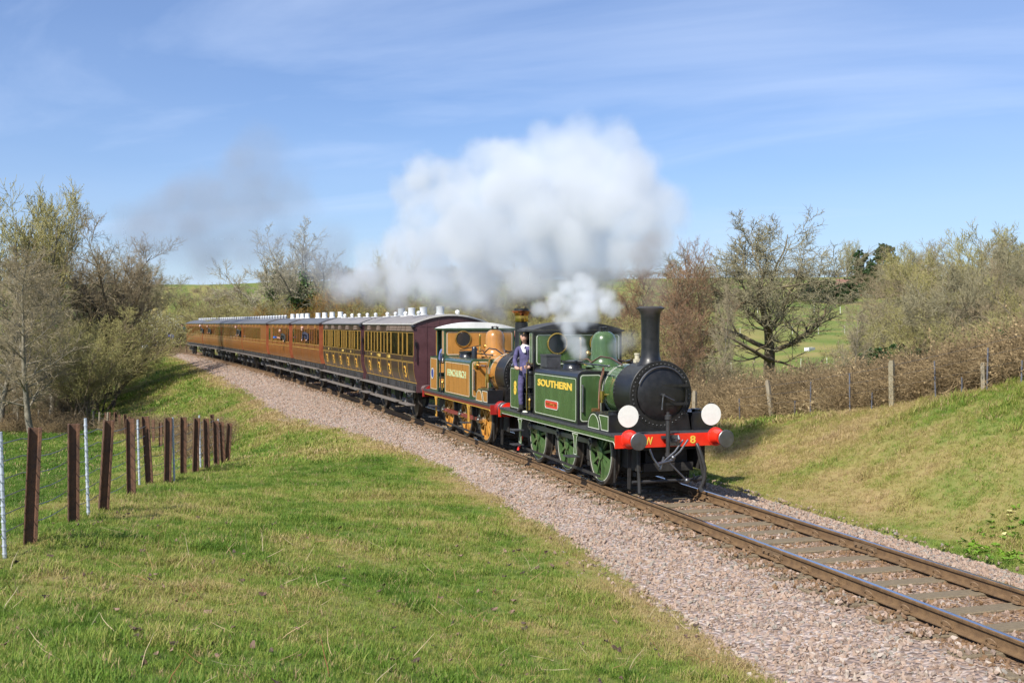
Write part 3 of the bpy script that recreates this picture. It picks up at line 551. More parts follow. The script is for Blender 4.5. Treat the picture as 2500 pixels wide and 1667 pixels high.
def loco(kind, name, label, loc, rz):
    P = PAL[kind]; main, edge, line = P['main'], P['edge'], P['line']; T = empty(name, loc, rz, label, 'steam engine')
    G = kind == 'green'; val = P['val'] or main; pump = P['pump'] or main
    # frames, ashpan, axles
    mb = MB(); [mb.bx(-5.5, 1.38, s * .60, s * .63, .42, 1.06) for s in (-1, 1)]; mb.bx(-5.5, 1.38, -.6, .6, .80, 1.055).bx(-3.1, -1.95, -.55, .55, .34, .80).bx(.15, 1.2, -.42, .42, .46, .80); mb.build('frames', underblack, T)
    for i in range(3): MB().cyl((-1.829 * i, -.7, .61), (-1.829 * i, .7, .61), .075, n=12).build('axle', underblack, T, 40)
    # footplate, valances, beams
    MB().bx(-5.62, 1.425, -1.12, 1.12, 1.062, 1.102).build('footplate', footgrey, T)
    for s in (-1, 1):
        z0 = .955
        prof = [(1.42, 1.062), (-5.60, 1.062), (-5.60, .90), (-5.55, .90)] + arc(-5.47, z0 - .06, .08, math.pi, math.pi / 2, 4)[0:] [1:] + arc(1.27, z0 - .08, .08, math.pi / 2, 0, 4) + [(1.35, .875), (1.42, .875)]
        v = MB().prism(prof, 'y', s * 1.082, s * 1.104).build('valance', val, T)
        lp = [(-5.56, 1.0), (-5.56, .985)] ; lb = MB()
        lb.bx(-5.44, 1.28, s * 1.104, s * 1.1075, z0 + .012, z0 + .022)
        lb.tube([(x, s * 1.1045, z) for x, z in arc(1.28, z0 - .08 + .0, .097, math.pi / 2, 0, 6)], .006, 4); lb.bx(1.371, 1.384, s * 1.104, s * 1.1075, .88, z0 - .08)
        lb.build('lining', P['vline'], v)
    for x0, x1, nm in ((1.425, 1.468, 'buffer_beam'), (-5.665, -5.622, 'buffer_beam')):
        MB().bx(x0, x1, -1.13, 1.13, .865, 1.10).build(nm, P['beam'], T)
    for fx, sg in ((1.468, 1), (-5.665, -1)):
        for s in (-1, 1):
            o = (fx, s * .864, 1.025)
            b = MB().lathe([(.172, .001), (.172, .022), (.150, .03), (.138, .10), (.118, .235), (.118, .26), (.085, .262)], o, (sg, 0, 0), 26).build('buffer', P['beam'], T, 35)
            MB().lathe([(.048, .20), (.048, .385), (.10, .392), (.152, .40), (.158, .408), (.158, .420), (.150, .428), (.0, .436)], o, (sg, 0, 0), 28).build('buffer_head', dull_steel, b, 30)
            mb = MB(); [mb.cyl((fx + sg * .02, o[1] + .148 * math.cos(a), o[2] + .148 * math.sin(a)), (fx + sg * .036, o[1] + .148 * math.cos(a), o[2] + .148 * math.sin(a)), .014, n=6) for a in (.5, 1.57, 2.64, 3.7, 4.71, 5.8)]; o = mb.build('bolts', P['beam'], b); o['kind'] = 'stuff'
    # smokebox
    cz, rs = 1.78, .585
    mb = MB().lathe([(rs, .06), (rs, .93)], (0, 0, cz), (1, 0, 0), 48).bx(.12, .92, -.50, .50, 1.1, 1.5); mb.lathe([(rs, .90), (.628, .905), (.635, .92), (.635, .965), (.625, .972), (.50, .973)], (0, 0, cz), (1, 0, 0), 56, caps=False)
    mb.prism([(-.62, 1.1), (.62, 1.1), (.56, 1.42), (-.56, 1.42)], 'x', .925, .968)
    sb = mb.build('smokebox', sooty, T, 30)
    mb = MB()
    for k in range(44):
        a = 2 * math.pi * k / 44; mb.sph((.972, .572 * math.cos(a), cz + .572 * math.sin(a)), .018, 6)
    for k in range(26):
        a = math.pi * (k / 25) - .0; [mb.sph((x, (rs + .002) * math.cos(a), cz + (rs + .002) * math.sin(a)), .015, 6) for x in (.12, .86)]
    o = mb.build('rivets', M('rivet_black', (0.05, 0.05, 0.05), 0.35, var=0.2), sb, 60); o['kind'] = 'stuff'
    d = MB().lathe([(.485, .965), (.485, .985), (.468, .995), (.40, 1.022), (.28, 1.046), (.14, 1.060), (0, 1.064)], (0, 0, cz + .01), (1, 0, 0), 48).build('smokebox_door', sooty, T, 40)
    mb = MB()
    for z in (cz + .17, cz - .17): mb.bx(1.030, 1.058, -.03, .52, z - .026, z + .026); mb.cyl((1.02, .50, z - .05), (1.02, .50, z + .05), .024, n=8)
    mb.cyl((1.02, .50, cz - .2), (1.02, .50, cz + .2), .012, n=6); mb.build('hinge', sooty, d)
    mb = MB().cyl((1.05, -.02, cz), (1.13, -.02, cz), .032, n=12).cyl((1.105, -.02, cz), (1.105, -.045, cz - .27), .013, n=8).cyl((1.125, -.02, cz), (1.135, .19, cz - .10), .012, n=8); mb.build('door_handle', dull_steel, d, 30)
    MB().tube([(1.03, .505 * math.cos(a), cz + .02 + .505 * math.sin(a)) for a in np.linspace(.62, 2.75, 18)], .014, 8).build('handrail', dull_steel if G else steel, d, 40)
    # boiler
    boil = main
    bo = MB().lathe([(.535, -3.3), (.535, .07)], (0, 0, 1.76), (1, 0, 0), 44).build('boiler', boil, T, 30)
    mb = MB(); [mb.lathe([(.540, x - .022), (.541, x + .022)], (0, 0, 1.76), (1, 0, 0), 44) for x in (.02, -.55)]; mb.build('boiler_band', edge, bo, 30)
    mb = MB(); [mb.lathe([(.5425, x - .006), (.5425, x + .006)], (0, 0, 1.76), (1, 0, 0), 44) for x in (-.01, .05, -.525, -.58)]; mb.build('lining', line, bo, 30)
    # chimney
    zt = 3.43
    if G:
        prof = [(.27, 2.30), (.245, 2.345), (.205, 2.40), (.185, 2.47), (.176, 2.58), (.172, 2.8), (.176, 3.1), (.186, 3.27), (.200, 3.32), (.235, 3.365), (.272, 3.385), (.275, 3.398), (.225, 3.42), (.205, 3.43), (.165, 3.43), (.155, 3.2)]
        MB().lathe(prof, (.50, 0, 0), (0, 0, 1), 36).build('chimney', sooty, T, 35)
    else:
        prof = [(.30, 2.30), (.27, 2.345), (.215, 2.40), (.188, 2.47), (.172, 2.58), (.168, 2.8), (.165, 3.12)]
        ch = MB().lathe(prof, (.50, 0, 0), (0, 0, 1), 36).build('chimney', sooty, T, 35)
        MB().lathe([(.167, 3.15), (.174, 3.165), (.174, 3.25), (.176, 3.30)], (.50, 0, 0), (0, 0, 1), 36, caps=False).build('brass_band', brass, ch, 35)
        MB().lathe([(.176, 3.30), (.19, 3.355), (.215, 3.39), (.268, 3.417), (.272, 3.425), (.20, 3.431)], (.50, 0, 0), (0, 0, 1), 36, caps=False).build('copper_cap', copper, ch, 35)
        MB().lathe([(.20, 3.43), (.185, 3.44), (.18, 3.485), (.15, 3.485), (.14, 3.1)], (.50, 0, 0), (0, 0, 1), 36, caps=False).build('chimney_liner', sooty, ch, 35)
    # dome with safety valves
    zd = 2.94 if G else 2.93
    prof = [(.40, 2.20), (.345, 2.25), (.298, 2.31), (.276, 2.38), (.270, 2.46), (.268, zd - .24), (.252, zd - .15), (.215, zd - .07), (.155, zd - .02), (.11, zd), (0, zd)]
    dm = MB().lathe(prof, (-1.8, 0, 0), (0, 0, 1), 36).build('dome', main, T, 40)
    mb = MB(); [mb.cyl((-1.8, y, zd - .01), (-1.8, y, zd + .07), .032, n=10).cyl((-1.8, y, zd + .07), (-1.8, y, zd + .085), .045, n=10) for y in (-.07, .07)]; mb.cyl((-1.62, 0, zd + .09), (-2.06, 0, zd + .075), .013, n=6).cyl((-2.04, 0, zd - .12), (-2.04, 0, zd + .1), .016, n=6); mb.build('safety_valve', black if G else sooty, dm, 30)
    MB().lathe([(.03, 2.20), (.03, 2.42), (.02, 2.44), (.028, 2.5), (.03, 2.72), (.036, 2.78), (.03, 2.79)], (-2.78, -.14, 0), (0, 0, 1), 12).sph((-2.74, .02, 2.45), .07, 10).build('whistle', brass, T, 40)
    # side tanks
    for s in (-1, 1):
        sec = [(s * .38, 1.104), (s * 1.05, 1.104), (s * 1.05, 2.03)] + [(s * (1.05 - .13 + .13 * math.cos(a)), 2.03 + .13 * math.sin(a)) for a in np.linspace(.2, math.pi / 2, 6)] + [(s * .38, 2.16)]
        tk = MB().prism(sec, 'x', -3.25, -.62).build('side_tank', [edge], T, 30)
        MB().prism([(s * .38, 2.162), (s * .93, 2.162)] + [(s * (1.05 - .128 + .131 * math.cos(a)), 2.03 + .1325 * math.sin(a)) for a in np.linspace(1.5, .25, 6)] + [(s * 1.00, 2.04), (s * .38, 2.12)], 'x', -3.248, -.622).build('tank_top', P['tanktop'], tk, 40)
        pan = rrect(-3.20, -.68, 1.15, 2.03, .04)
        MB().prism(pan, 'y', s * 1.0505, s * 1.0535).build('panel', main, tk)
        lb = MB().frame(rrect(-3.185, -.695, 1.165, 2.015, .05), 'y', s * 1.053, s * 1.0565, .011)
        MB().prism(rrect(min(s * 1.0, s * .54), max(s * 1.0, s * .54), 1.16, 2.10, .06), 'x', -.6205, -.616).build('front_panel', main, tk)
        lb.frame(rrect(min(s * .99, s * .55), max(s * .99, s * .55), 1.17, 2.09, .06), 'x', -.6165, -.613, .014); lb.build('lining', line, tk)
        MB().cyl((-.575, s * .955, 1.36), (-.575, s * .955, 1.90), .016, n=8).cyl((-.62, s * .955, 1.38), (-.575, s * .955, 1.38), .018, n=8).cyl((-.62, s * .955, 1.88), (-.575, s * .955, 1.88), .018, n=8).build('handrail', dull_steel, tk, 40)
        fx = -1.75 if G else -2.1
        MB().lathe([(.23, 2.16), (.20, 2.19), (.19, 2.28), (.225, 2.29), (.225, 2.325), (.12, 2.345), (0, 2.35)], (fx, s * .72, 0), (0, 0, 1), 20).bar((fx + .24, s * .72, 2.33), (fx - .24, s * .72, 2.33), .04, .03).build('tank_filler', black, tk, 40)
        if G and s < 0:
            mb = MB().bx(-3.02, -2.62, -.98, -.66, 2.165, 2.43).bx(-3.03, -2.61, -.99, -.65, 2.40, 2.44); mb.build('tool_box', footgrey, tk)
        if not G:
            MB().lathe([(.075, 2.16), (.075, 2.42), (.05, 2.47), (.0, 2.49)], (-1.35, s * .72, 0), (0, 0, 1), 14).build('lubricator', black, tk, 40)
            MB().bar((-2.35, s * .85, 2.36), (-1.1, s * .62, 2.52), .03, .02).bar((-2.3, s * .88, 2.24), (-1.3, s * .65, 2.40), .035, .03).build('fire_iron', black, tk)
            MB().lathe([(.012, 0), (.09, .002), (.10, .014), (.07, .03), (0, .035)], (-.612, s * .86, 2.0), (1, 0, 0), 18).build('brass_boss', brass, tk, 40)
            MB().cyl((-.60, s * .86, 2.0), (.02, s * .80, 1.99), .036, .04, 12).cyl((.02, s * .80, 2.05), (.02, s * .80, 1.93), .02, n=8).build('copper_pipe', copper, tk, 40)
    # clack valves and pipes on the boiler side
    for s in (-1, 1):
        MB().tube([(-.62, s * .50, 2.22), (-.50, s * .56, 2.14), (-.47, s * .63, 1.95), (-.45, s * .66, 1.6), (-.42, s * .66, 1.2)], .026, 8).build('feed_pipe', copper if G else brass, T, 40)
        MB().cyl((-.40, s * .62, 1.62), (-.40, s * .62, 1.78), .05, n=12).cyl((-.40, s * .62, 1.55), (-.40, s * .62, 1.62), .03, n=10).cyl((-.40, s * .45, 1.70), (-.40, s * .62, 1.70), .035, n=8).build('clack_valve', brass, T, 40)
        MB().bx(-.50, -.30, s * .80, s * .70, 1.33, 1.44).cyl((-.46, s * .75, 1.1), (-.46, s * .75, 1.33), .014, n=6).cyl((-.40, s * .75, 1.1), (-.40, s * .75, 1.33), .014, n=6).cyl((-.34, s * .75, 1.1), (-.34, s * .75, 1.33), .014, n=6).build('oil_box', M('old_bronze', (0.32, 0.17, 0.07), 0.45, 0.7, var=0.2), T)
        MB().tube([(-2.6, s * .22, 2.32), (-1.9, s * .31, 2.36), (-1.5, s * .40, 2.30), (-.9, s * .44, 2.44), (-.55, s * .36, 2.42), (-.15, s * .30, 2.30)], .018, 6).build('copper_pipe', copper if G else black, T, 40)
        MB().cyl((-3.2, s * .60, 2.30), (-.1, s * .60, 2.28), .016, n=8).sph((-.1, s * .60, 2.28), .028, 8).build('boiler_handrail', dull_steel if G else black, T, 40)
    if G: MB().bx(.0, .12, -.13, -.02, 2.30, 2.42).cyl((.06, -.075, 2.42), (.06, -.075, 2.50), .05, n=10).cyl((.06, -.075, 2.50), (.06, -.075, 2.53), .06, n=10).build('lubricator', M('cream_paint', (0.62, 0.56, 0.40), 0.5), T, 30)
    # splashers and sand boxes
    for s in (-1, 1):
        ya, yb = s * .66, s * 1.06
        bx_ = MB().prism([(.40, 1.103), (1.0, 1.103), (1.0, 1.43), (.44, 1.43)], 'y', ya, yb).build('sand_box', black, T)
        mb = MB().prism([(x, z) for x, z in arc(.27, 1.103, .34, 0, math.pi, 14)], 'y', ya, yb + s * .004).build('splasher', edge, T, 50)
        pb = MB().prism([(x, z) for x, z in arc(.27, 1.118, .295, 0, math.pi, 14)], 'y', yb + s * .0045, yb + s * .008).build('panel', main, mb)
        q2 = [(.64, 1.125), (.975, 1.125), (.975, 1.405), (.54, 1.405), (.53, 1.39)] + arc(.27, 1.103, .36, .80, .10, 5)
        MB().prism(q2, 'y', yb + s * .0005, yb + s * .0035).build('panel', main, bx_)
        MB().frame(q2, 'y', yb + s * .003, yb + s * .0065, .014).build('lining', line, bx_)
        MB().frame([(x, z) for x, z in arc(.27, 1.122, .28, 0, math.pi, 14)], 'y', yb + s * .0075, yb + s * .011, .014).build('lining', line, mb)
        MB().cyl((.72, s * .86, 1.43), (.72, s * .86, 1.47), .09, n=16).cyl((.72, s * .86, 1.47), (.72, s * .86, 1.485), .10, n=16).build('sand_filler', black, bx_, 40)
    # cab and bunker
    cab = MB(); ar = [(y, 2.965 + .175 * (1 - (y / 1.08) ** 2)) for y in np.linspace(1.075, -1.075, 17)]
    cab.bx(-3.32, -3.28, -1.05, 1.05, 1.10, 2.95); cab.bx(-4.30, -4.27, -1.02, 1.02, 2.13, 2.95)
    for s in (-1, 1):
        cab.bx(-3.58, -3.32, s * 1.02, s * 1.05, 2.16, 2.95).bx(-4.27, -4.16, s * 1.02, s * 1.05, 2.13, 2.95); cab.bx(-4.98, -4.10, s * 1.02, s * 1.05, 1.104, 2.12)
    cab.bx(-4.98, -4.95, -1.02, 1.02, 1.104, 2.12).bx(-4.30, -4.27, -1.02, 1.02, 1.104, 2.13)
    cb = cab.build('cab', edge, T)
    q0 = rrect(-1.0, 1.0, 2.19, 2.87, .06); fp = MB().prism(q0, 'x', -3.2795, -3.276).build('cab_front', main, cb)
    MB().frame(rrect(-.985, .985, 2.205, 2.855, .06), 'x', -3.2765, -3.273, .016).build('lining', line, fp)
    for y in (-.50, .50):
        wdw = MB().lathe([(.215, -.004), (.215, .010), (0, .012)], (-3.276, y, 2.66), (1, 0, 0), 28).build('spectacle', glass_dark, cb, 30)
        MB().lathe([(.205, .008), (.208, .026), (.222, .03), (.240, .024), (.244, .0)], (-3.275, y, 2.66), (1, 0, 0), 28, caps=False).build('rim', brass, wdw, 50)
    MB().prism(ar, 'x', -4.31, -3.26).build('cab_roof', P['roof'], cb, 40)
    MB().bx(-4.33, -3.22, -1.09, -1.052, 2.925, 2.964).bx(-4.33, -3.22, 1.052, 1.09, 2.925, 2.964).bx(-3.279, -3.22, -1.05, 1.05, 2.920, 2.964).build('gutter', edge if not G else P['roof'], cb)
    for s in (-1, 1):
        pn = MB().prism(rrect(-4.93, -4.15, 1.15, 2.08, .04), 'y', s * 1.0505, s * 1.0535).build('bunker_panel', main, cb); MB().frame(rrect(-4.92, -4.16, 1.16, 2.07, .05), 'y', s * 1.053, s * 1.0565, .011).build('lining', line, pn)
        pn = MB().prism(rrect(-3.54, -3.37, 2.2, 2.90, .02), 'y', s * 1.0505, s * 1.0535).build('cab_side_panel', main, cb); MB().frame(rrect(-3.535, -3.375, 2.205, 2.895, .02), 'y', s * 1.053, s * 1.0565, .012).build('lining', line, pn)
        pn = MB().prism(rrect(-4.26, -4.18, 2.16, 2.90, .02), 'y', s * 1.0505, s * 1.0535).build('cab_side_panel', main, cb)
        MB().cyl((-3.27, s * 1.08, 2.22), (-3.62, s * 1.08, 2.24), .014, n=6).cyl((-3.62, s * 1.09, 1.15), (-3.62, s * 1.09, 2.24), .014, n=6).build('cab_handrail', brass if G else dull_steel, cb, 40)
    MB().bx(-3.9, -3.33, -.55, .55, 1.1, 2.4).build('backhead', underblack, cb)
    MB().prism([(-1.0, 2.1), (1.0, 2.1), (.6, 2.32), (-.2, 2.38), (-.7, 2.28)], 'x', -4.94, -4.31).build('coal', M('coal', (0.012, 0.012, 0.013), 0.5, var=0.5, scale=20, bump=1.0, bscale=14), cb)
    # air pump on the near side
    px, py = -3.70, -.975
    mb = MB(); mb.lathe([(.10, 1.22), (.135, 1.225), (.135, 1.25), (.122, 1.255), (.122, 1.52), (.135, 1.525), (.135, 1.55), (.09, 1.555)], (px, py, 0), (0, 0, 1), 20); mb.lathe([(.09, 1.66), (.135, 1.665), (.135, 1.69), (.120, 1.695), (.120, 1.96), (.135, 1.965), (.135, 1.99), (.09, 2.0)], (px, py, 0), (0, 0, 1), 20)
    pm = mb.build('air_pump', pump, T, 40)
    mb = MB(); [MB().cyl((px + .075 * math.cos(a), py + .075 * math.sin(a), 1.55), (px + .075 * math.cos(a), py + .075 * math.sin(a), 1.665), .018, n=6).build('pump_rod', black, pm, 40) for a in (.8, 2.4, 3.9, 5.5)]; MB().cyl((px, py, 1.10), (px, py, 1.23), .09, n=12).build('pump_base', black, pm, 40); mb = MB().lathe([(.10, 2.0), (.09, 2.05), (.055, 2.10), (.05, 2.17), (.06, 2.18)], (px, py, 0), (0, 0, 1), 14); [MB().lathe([(.137, z), (.139, z + .025)], (px, py, 0), (0, 0, 1), 20).build('pump_flange', black, pm, 40) for z in (1.2255, 1.5245, 1.6655, 1.9645)]; mb.build('pump_head', black, pm, 40)
    MB().lathe([(.035, 2.18), (.045, 2.20), (.062, 2.21), (.062, 2.285), (.05, 2.30), (0, 2.30)], (px, py, 0), (0, 0, 1), 14).build('pump_lubricator', brass, pm, 40); MB().cyl((px + .10, py - .06, 1.18), (px + .10, py - .06, 1.38), .028, n=8).sph((px + .10, py - .06, 1.40), .042, 8).build('drain_cock', brass, pm, 40)
    # wheels and rods
    hub = MB(); rt = .61
    hub.lathe([(.055, .0), (.12, .0), (.125, .055), (.07, .065), (.0, .067)], (0, 0, 0), (0, 1, 0), 20); hub.lathe([(.535, -.035), (.535, .03), (.470, .03), (.470, -.035), (.535, -.035)], (0, 0, 0), (0, 1, 0), 40, caps=False)
    for k in range(11):
        a = 2 * math.pi * k / 11 + .2; hub.bar((.10 * math.cos(a), 0.005, .10 * math.sin(a)), (.49 * math.cos(a), 0.0, .49 * math.sin(a)), .042, .05, up=(-math.sin(a), 0, math.cos(a)))
    pin = (-.235, .19) if G else (-.295, -.02)
    pa = math.atan2(pin[1], pin[0]); hub.bar((0, .03, 0), (pin[0], .03, pin[1]), .05, .15, up=(-math.sin(pa), 0, math.cos(pa)))
    hub.prism([(.53 * math.cos(a), .53 * math.sin(a)) for a in np.linspace(pa + math.pi - .62, pa + math.pi + .62, 9)] + [(.34 * math.cos(pa + math.pi + .3), .34 * math.sin(pa + math.pi + .3)), (.34 * math.cos(pa + math.pi - .3), .34 * math.sin(pa + math.pi - .3))], 'y', -.02, .036)
    w0 = t0 = l0 = None
    for i in range(3):
        for s in (-1, 1):
            loc_ = (-1.829 * i, s * .775, .61); rot = (0, 0, 0) if s > 0 else (0, 0, 0); sc_ = (1, s, 1)
            if w0 is None:
                w0 = hub.build('wheel', P['wheel'], T, 35); w0.location = loc_; w0.scale = sc_; w = w0
                t0 = MB().lathe([(.525, .038), (.600, .042), (.610, .030), (.612, -.045), (.615, -.07), (.640, -.085), (.640, -.10), (.52, -.10), (.525, .038)], (0, 0, 0), (0, 1, 0), 48, caps=False).build('tyre', tyre_m, w, 35)
                if P['wline']: l0 = MB().lathe([(.528, .0385), (.528, .0425), (.541, .0425), (.541, .0385)], (0, 0, 0), (0, 1, 0), 48, caps=False).lathe([(.078, .056), (.078, .0605), (.092, .0605), (.092, .056)], (0, 0, 0), (0, 1, 0), 24, caps=False).build('lining', P['wline'], w, 35)
            else:
                w = share(w0, 'wheel', T, loc_, rot, sc_); share(t0, 'tyre', w)
                if l0: share(l0, 'lining', w)
    for s in (-1, 1):
        y = s * .885; zr = .61 + pin[1]; mb = MB()
        for i in range(2):
            xa, xb = -1.829 * i + pin[0] - .10, -1.829 * (i + 1) + pin[0] + .10
            mb.prism([(xa, zr - .040), (xa, zr + .040), ((xa + xb) / 2, zr + .056), (xb, zr + .040), (xb, zr - .040), ((xa + xb) / 2, zr - .056)], 'y', y - .018, y + .018)
        rd = mb.build('coupling_rod', P['rod'], T)
        [MB().cyl((-1.829 * i + pin[0], y - s * .06, zr), (-1.829 * i + pin[0], y + s * .055, zr), .095, n=16).cyl((-1.829 * i + pin[0], y + s * .05, zr), (-1.829 * i + pin[0], y + s * .085, zr), .045, n=10).cyl((-1.829 * i + pin[0], y, zr + .09), (-1.829 * i + pin[0], y, zr + .14), .03, n=8).build('rod_bearing', dull_steel if G else steel, rd, 40) for i in range(3)]
        MB().bar((.25, s * .93, .20), (-4.4, s * .93, .26), .025, .05).build('brake_rod', underblack, T)
        for i in range(3): MB().bar((-1.829 * i - .70, s * .78, 1.0), (-1.829 * i - .66, s * .78, .30), .05, .07, up=(1, 0, 0)).prism([(-1.829 * i - .61 + .06, .42), (-1.829 * i - .68, .42), (-1.829 * i - .66, .66), (-1.829 * i - .60, .66)], 'y', s * .73, s * .83).build('brake_hanger', underblack, T)
        # steps
        for x, zb, trs in ((-4.08, .37, (.37, .70)), (-.62, .50, (.50,))):
            mb = MB().prism([(x - .17, .955), (x + .17, .955)] + [(x + .09, .85), (x + .065, .70), (x + .085, zb), (x - .085, zb), (x - .065, .70), (x - .09, .85)], 'y', s * 1.085, s * 1.10)
            st = mb.build('step_bracket', val if G else main, T)
            [MB().bx(x - .15, x + .15, s * 1.06, s * 1.30, z - .012, z + .012).build('step', footgrey, st) for z in trs]
            MB().frame([(x - .155, .945), (x + .155, .945), (x + .080, .85), (x + .056, .70), (x + .072, zb + .03), (x - .072, zb + .03), (x - .056, .70), (x - .080, .85)], 'y', s * 1.1, s * 1.103, .012).build('lining', P['vline'], st)
        MB().prism([(s * .70, .87), (s * .78, .87), (s * .78, .10), (s * .73, .08)], 'x', 1.20, 1.225).build('guard_iron', underblack, T)
        MB().tube([(.62, s * .78, 1.06), (.66, s * .78, .7), (.60, s * .77, .4), (.56, s * .76, .12)], .022, 6).build('sand_pipe', underblack, T)
    # draw gear and pipes at both ends
    for fx, sg in ((1.468, 1), (-5.665, -1)):
        mb = MB().bx(fx, fx + sg * .02, -.11, .11, .88, 1.08).bx(fx, fx + sg * .16, -.03, .03, .95, 1.03)
        mb.tube([(fx + sg * .14, 0, .99), (fx + sg * .22, 0, .96), (fx + sg * .25, 0, 1.03), (fx + sg * .22, 0, 1.09)], [.035, .035, .03, .018], 8); hk = mb.build('draw_hook', dull_steel, T, 40)
        if sg > 0 and G:
            mb = MB(); [mb.tube([(1.66, y + .16, 1.0), (1.70, y - .02, .80), (1.73, y - .28, .62)], .018, 8) for y in (-.05, .05)]
            mb.cyl((1.73, -.42, .60), (1.72, -.10, .66), .028, n=8).cyl((1.72, -.30, .72), (1.71, -.36, .50), .022, n=8).cyl((1.71, -.20, .62), (1.76, .12, .30), .016, n=8).sph((1.76, .14, .28), .05, 10).sph((1.73, -.12, .70), .045, 10).tube([(1.66, -.55, .86), (1.70, -.50, .70), (1.74, -.40, .55)], .02, 6); mb.build('screw_coupling', dull_steel, hk, 40)
        y0 = -.13
        MB().cyl((fx + sg * .07, sg * y0, .62), (fx + sg * .07, sg * y0, 1.40), .040, n=12).lathe([(.05, 1.36), (.06, 1.37), (.06, 1.44), (.03, 1.46), (.03, 1.50)], (fx + sg * .07, sg * y0, 0), (0, 0, 1), 12).lathe([(.055, .70), (.055, .76)], (fx + sg * .07, sg * y0, 0), (0, 0, 1), 12).bx(fx, fx + sg * .06, sg * y0 - .11, sg * y0 + .11, 1.02, 1.07).build('vacuum_standpipe', rubber, T, 40)
    if G:
        MB().tube([(1.48, .48, .90), (1.53, .49, .84), (1.56, .54, .68), (1.57, .60, .46), (1.56, .60, .28), (1.53, .56, .14), (1.51, .54, .08)], .036, 10).cyl((1.51, .53, .10), (1.53, .57, .03), .045, n=8).build('brake_hose', rubber, T, 45)
        MB().cyl((1.28, -.72, .22), (1.28, .58, .22), .030, n=8).cyl((1.28, .52, .22), (1.28, .68, .24), .055, n=10).cyl((1.45, .50, .86), (1.50, .66, .08), .025, n=8).cyl((1.3, -.62, .86), (1.34, -.60, .02), .032, n=8).build('brake_pipe', rubber, T, 40)
        MB().bx(.9, 1.3, -.5, .5, .40, .55).cyl((1.0, -.3, .3), (1.0, -.3, .9), .05, n=10).cyl((1.0, .25, .3), (1.0, .25, .9), .05, n=10).bx(.95, 1.05, -.55, .55, .28, .36).lathe([(.16, .5), (.16, 1.25)], (0, .22, .78), (1, 0, 0), 14).lathe([(.16, .5), (.16, 1.25)], (0, -.22, .78), (1, 0, 0), 14).build('cylinder_block', underblack, T)
        for s in (-1, 1): MB().cyl((1.40, s * .80, 1.1), (1.40, s * .80, 1.24), .018, n=8).bx(1.385, 1.41, s * .80 - .07, s * .80 + .07, 1.22, 1.235).build('lamp_iron', black, T)
    return T
green = loco('green', 'steam_engine', 'olive green tank engine with tall black chimney and red buffer beam leading the train', (0, 0, 0), 0)
so = -7.966
pa_, pb_ = trk(np.array([so]))[0], trk(np.array([so - 3.658]))[0]; orz = math.atan2(pa_[1] - pb_[1], pa_[0] - pb_[0])
orange = loco('orange', 'steam_engine', 'ochre orange tank engine with copper capped chimney and white cab roof behind the green one', tuple(pa_), orz)
text_on_side('lettering', 'SOUTHERN', gold, green, -2.98, 1.76, -1.0575, 2.06, .15, .030)
text_on_side('number', '8', gold, green, -4.66, 1.46, -1.0575, .17, .32, .03)
text_on_front('number', '8', gold, green, .35, .915, 1.4715, .11, .14, .02); text_on_front('number', 'W', gold, green, -.56, .915, 1.4715, .16, .14, .02)
npm = M('plate_red', (0.62, 0.05, 0.03), 0.4, var=0.05)
pl = MB().prism(rrect(-2.47, -1.72, 1.33, 1.475, .05), 'y', -1.0575, -1.066).build('name_plate', npm, green); MB().frame(rrect(-2.49, -1.70, 1.31, 1.495, .06), 'y', -1.057, -1.068, .014).build('plate_border', ivory, pl)
text_on_side('plate_lettering', 'FRESHWATER', brass, pl, -2.42, 1.375, -1.0665, .65, .06, .02)
pale_gold = M('shaded_gold', (0.50, 0.60, 0.33), 0.4, var=0.2, scale=30)
text_on_side('lettering', 'FENCHURCH', pale_gold, orange, -2.93, 1.63, -1.0575, 1.9, .19, .020)
mb = MB().lathe([(.0, 0), (.165, .0), (.165, .006), (0, .007)], (-4.66, -1.0575, 1.62), (0, -1, 0), 24); cr = mb.build('crest', M('crest_blue', (0.03, 0.05, 0.24), 0.4), orange); MB().lathe([(.135, .007), (.135, .010), (.165, .010), (.165, .007)], (-4.66, -1.0575, 1.62), (0, -1, 0), 24, caps=False).build('crest_ring', ivory, cr)
MB().bar((1.52, -.30, .88), (1.56, -.30, .50), .05, .04, up=(1, 0, 0)).tube([(1.56, -.30, .50), (1.60, -.36, .30), (1.60, -.46, -.02)], .03, 8).build('red_hose', red_beam, orange, 40)
# white headcode discs standing on the front lamp irons
disc_m = M('disc_white', (0.80, 0.79, 0.72), 0.5, var=0.05, scale=14)
for s, lb in ((-1, 'round white headcode disc above the near red buffer'), (1, 'round white headcode disc above the far red buffer')):
    c0 = (1.425, s * .80 if s > 0 else -.865, 1.43 if s > 0 else 1.435); T = empty('headcode_disc', (c0[0], c0[1], 1.24), 0, lb, 'disc', 'headcode discs')
    MB().lathe([(0, 0), (.2, .0), (.2, .008), (0, .009)], (0, 0, c0[2] - 1.24), (1, 0, 0), 36).build('plate', disc_m, T, 30); MB().bx(-.012, -.002, -.03, .03, -.01, .30).bx(-.012, -.004, -.06, .06, c0[2] - 1.24 + .19, c0[2] - 1.24 + .215).build('bracket', black, T)
MB().sph((0, 0, .02), .07, 8, 1.8, 1.0, .45).build('rag', ivory)
rag = bpy.data.objects['rag']; rag.location = (-3.63, -1.16, 1.085); tag(rag, 'crumpled white rag on the running board by the fireman', 'rag'); rag.location = (-3.78, -1.07, 1.104)
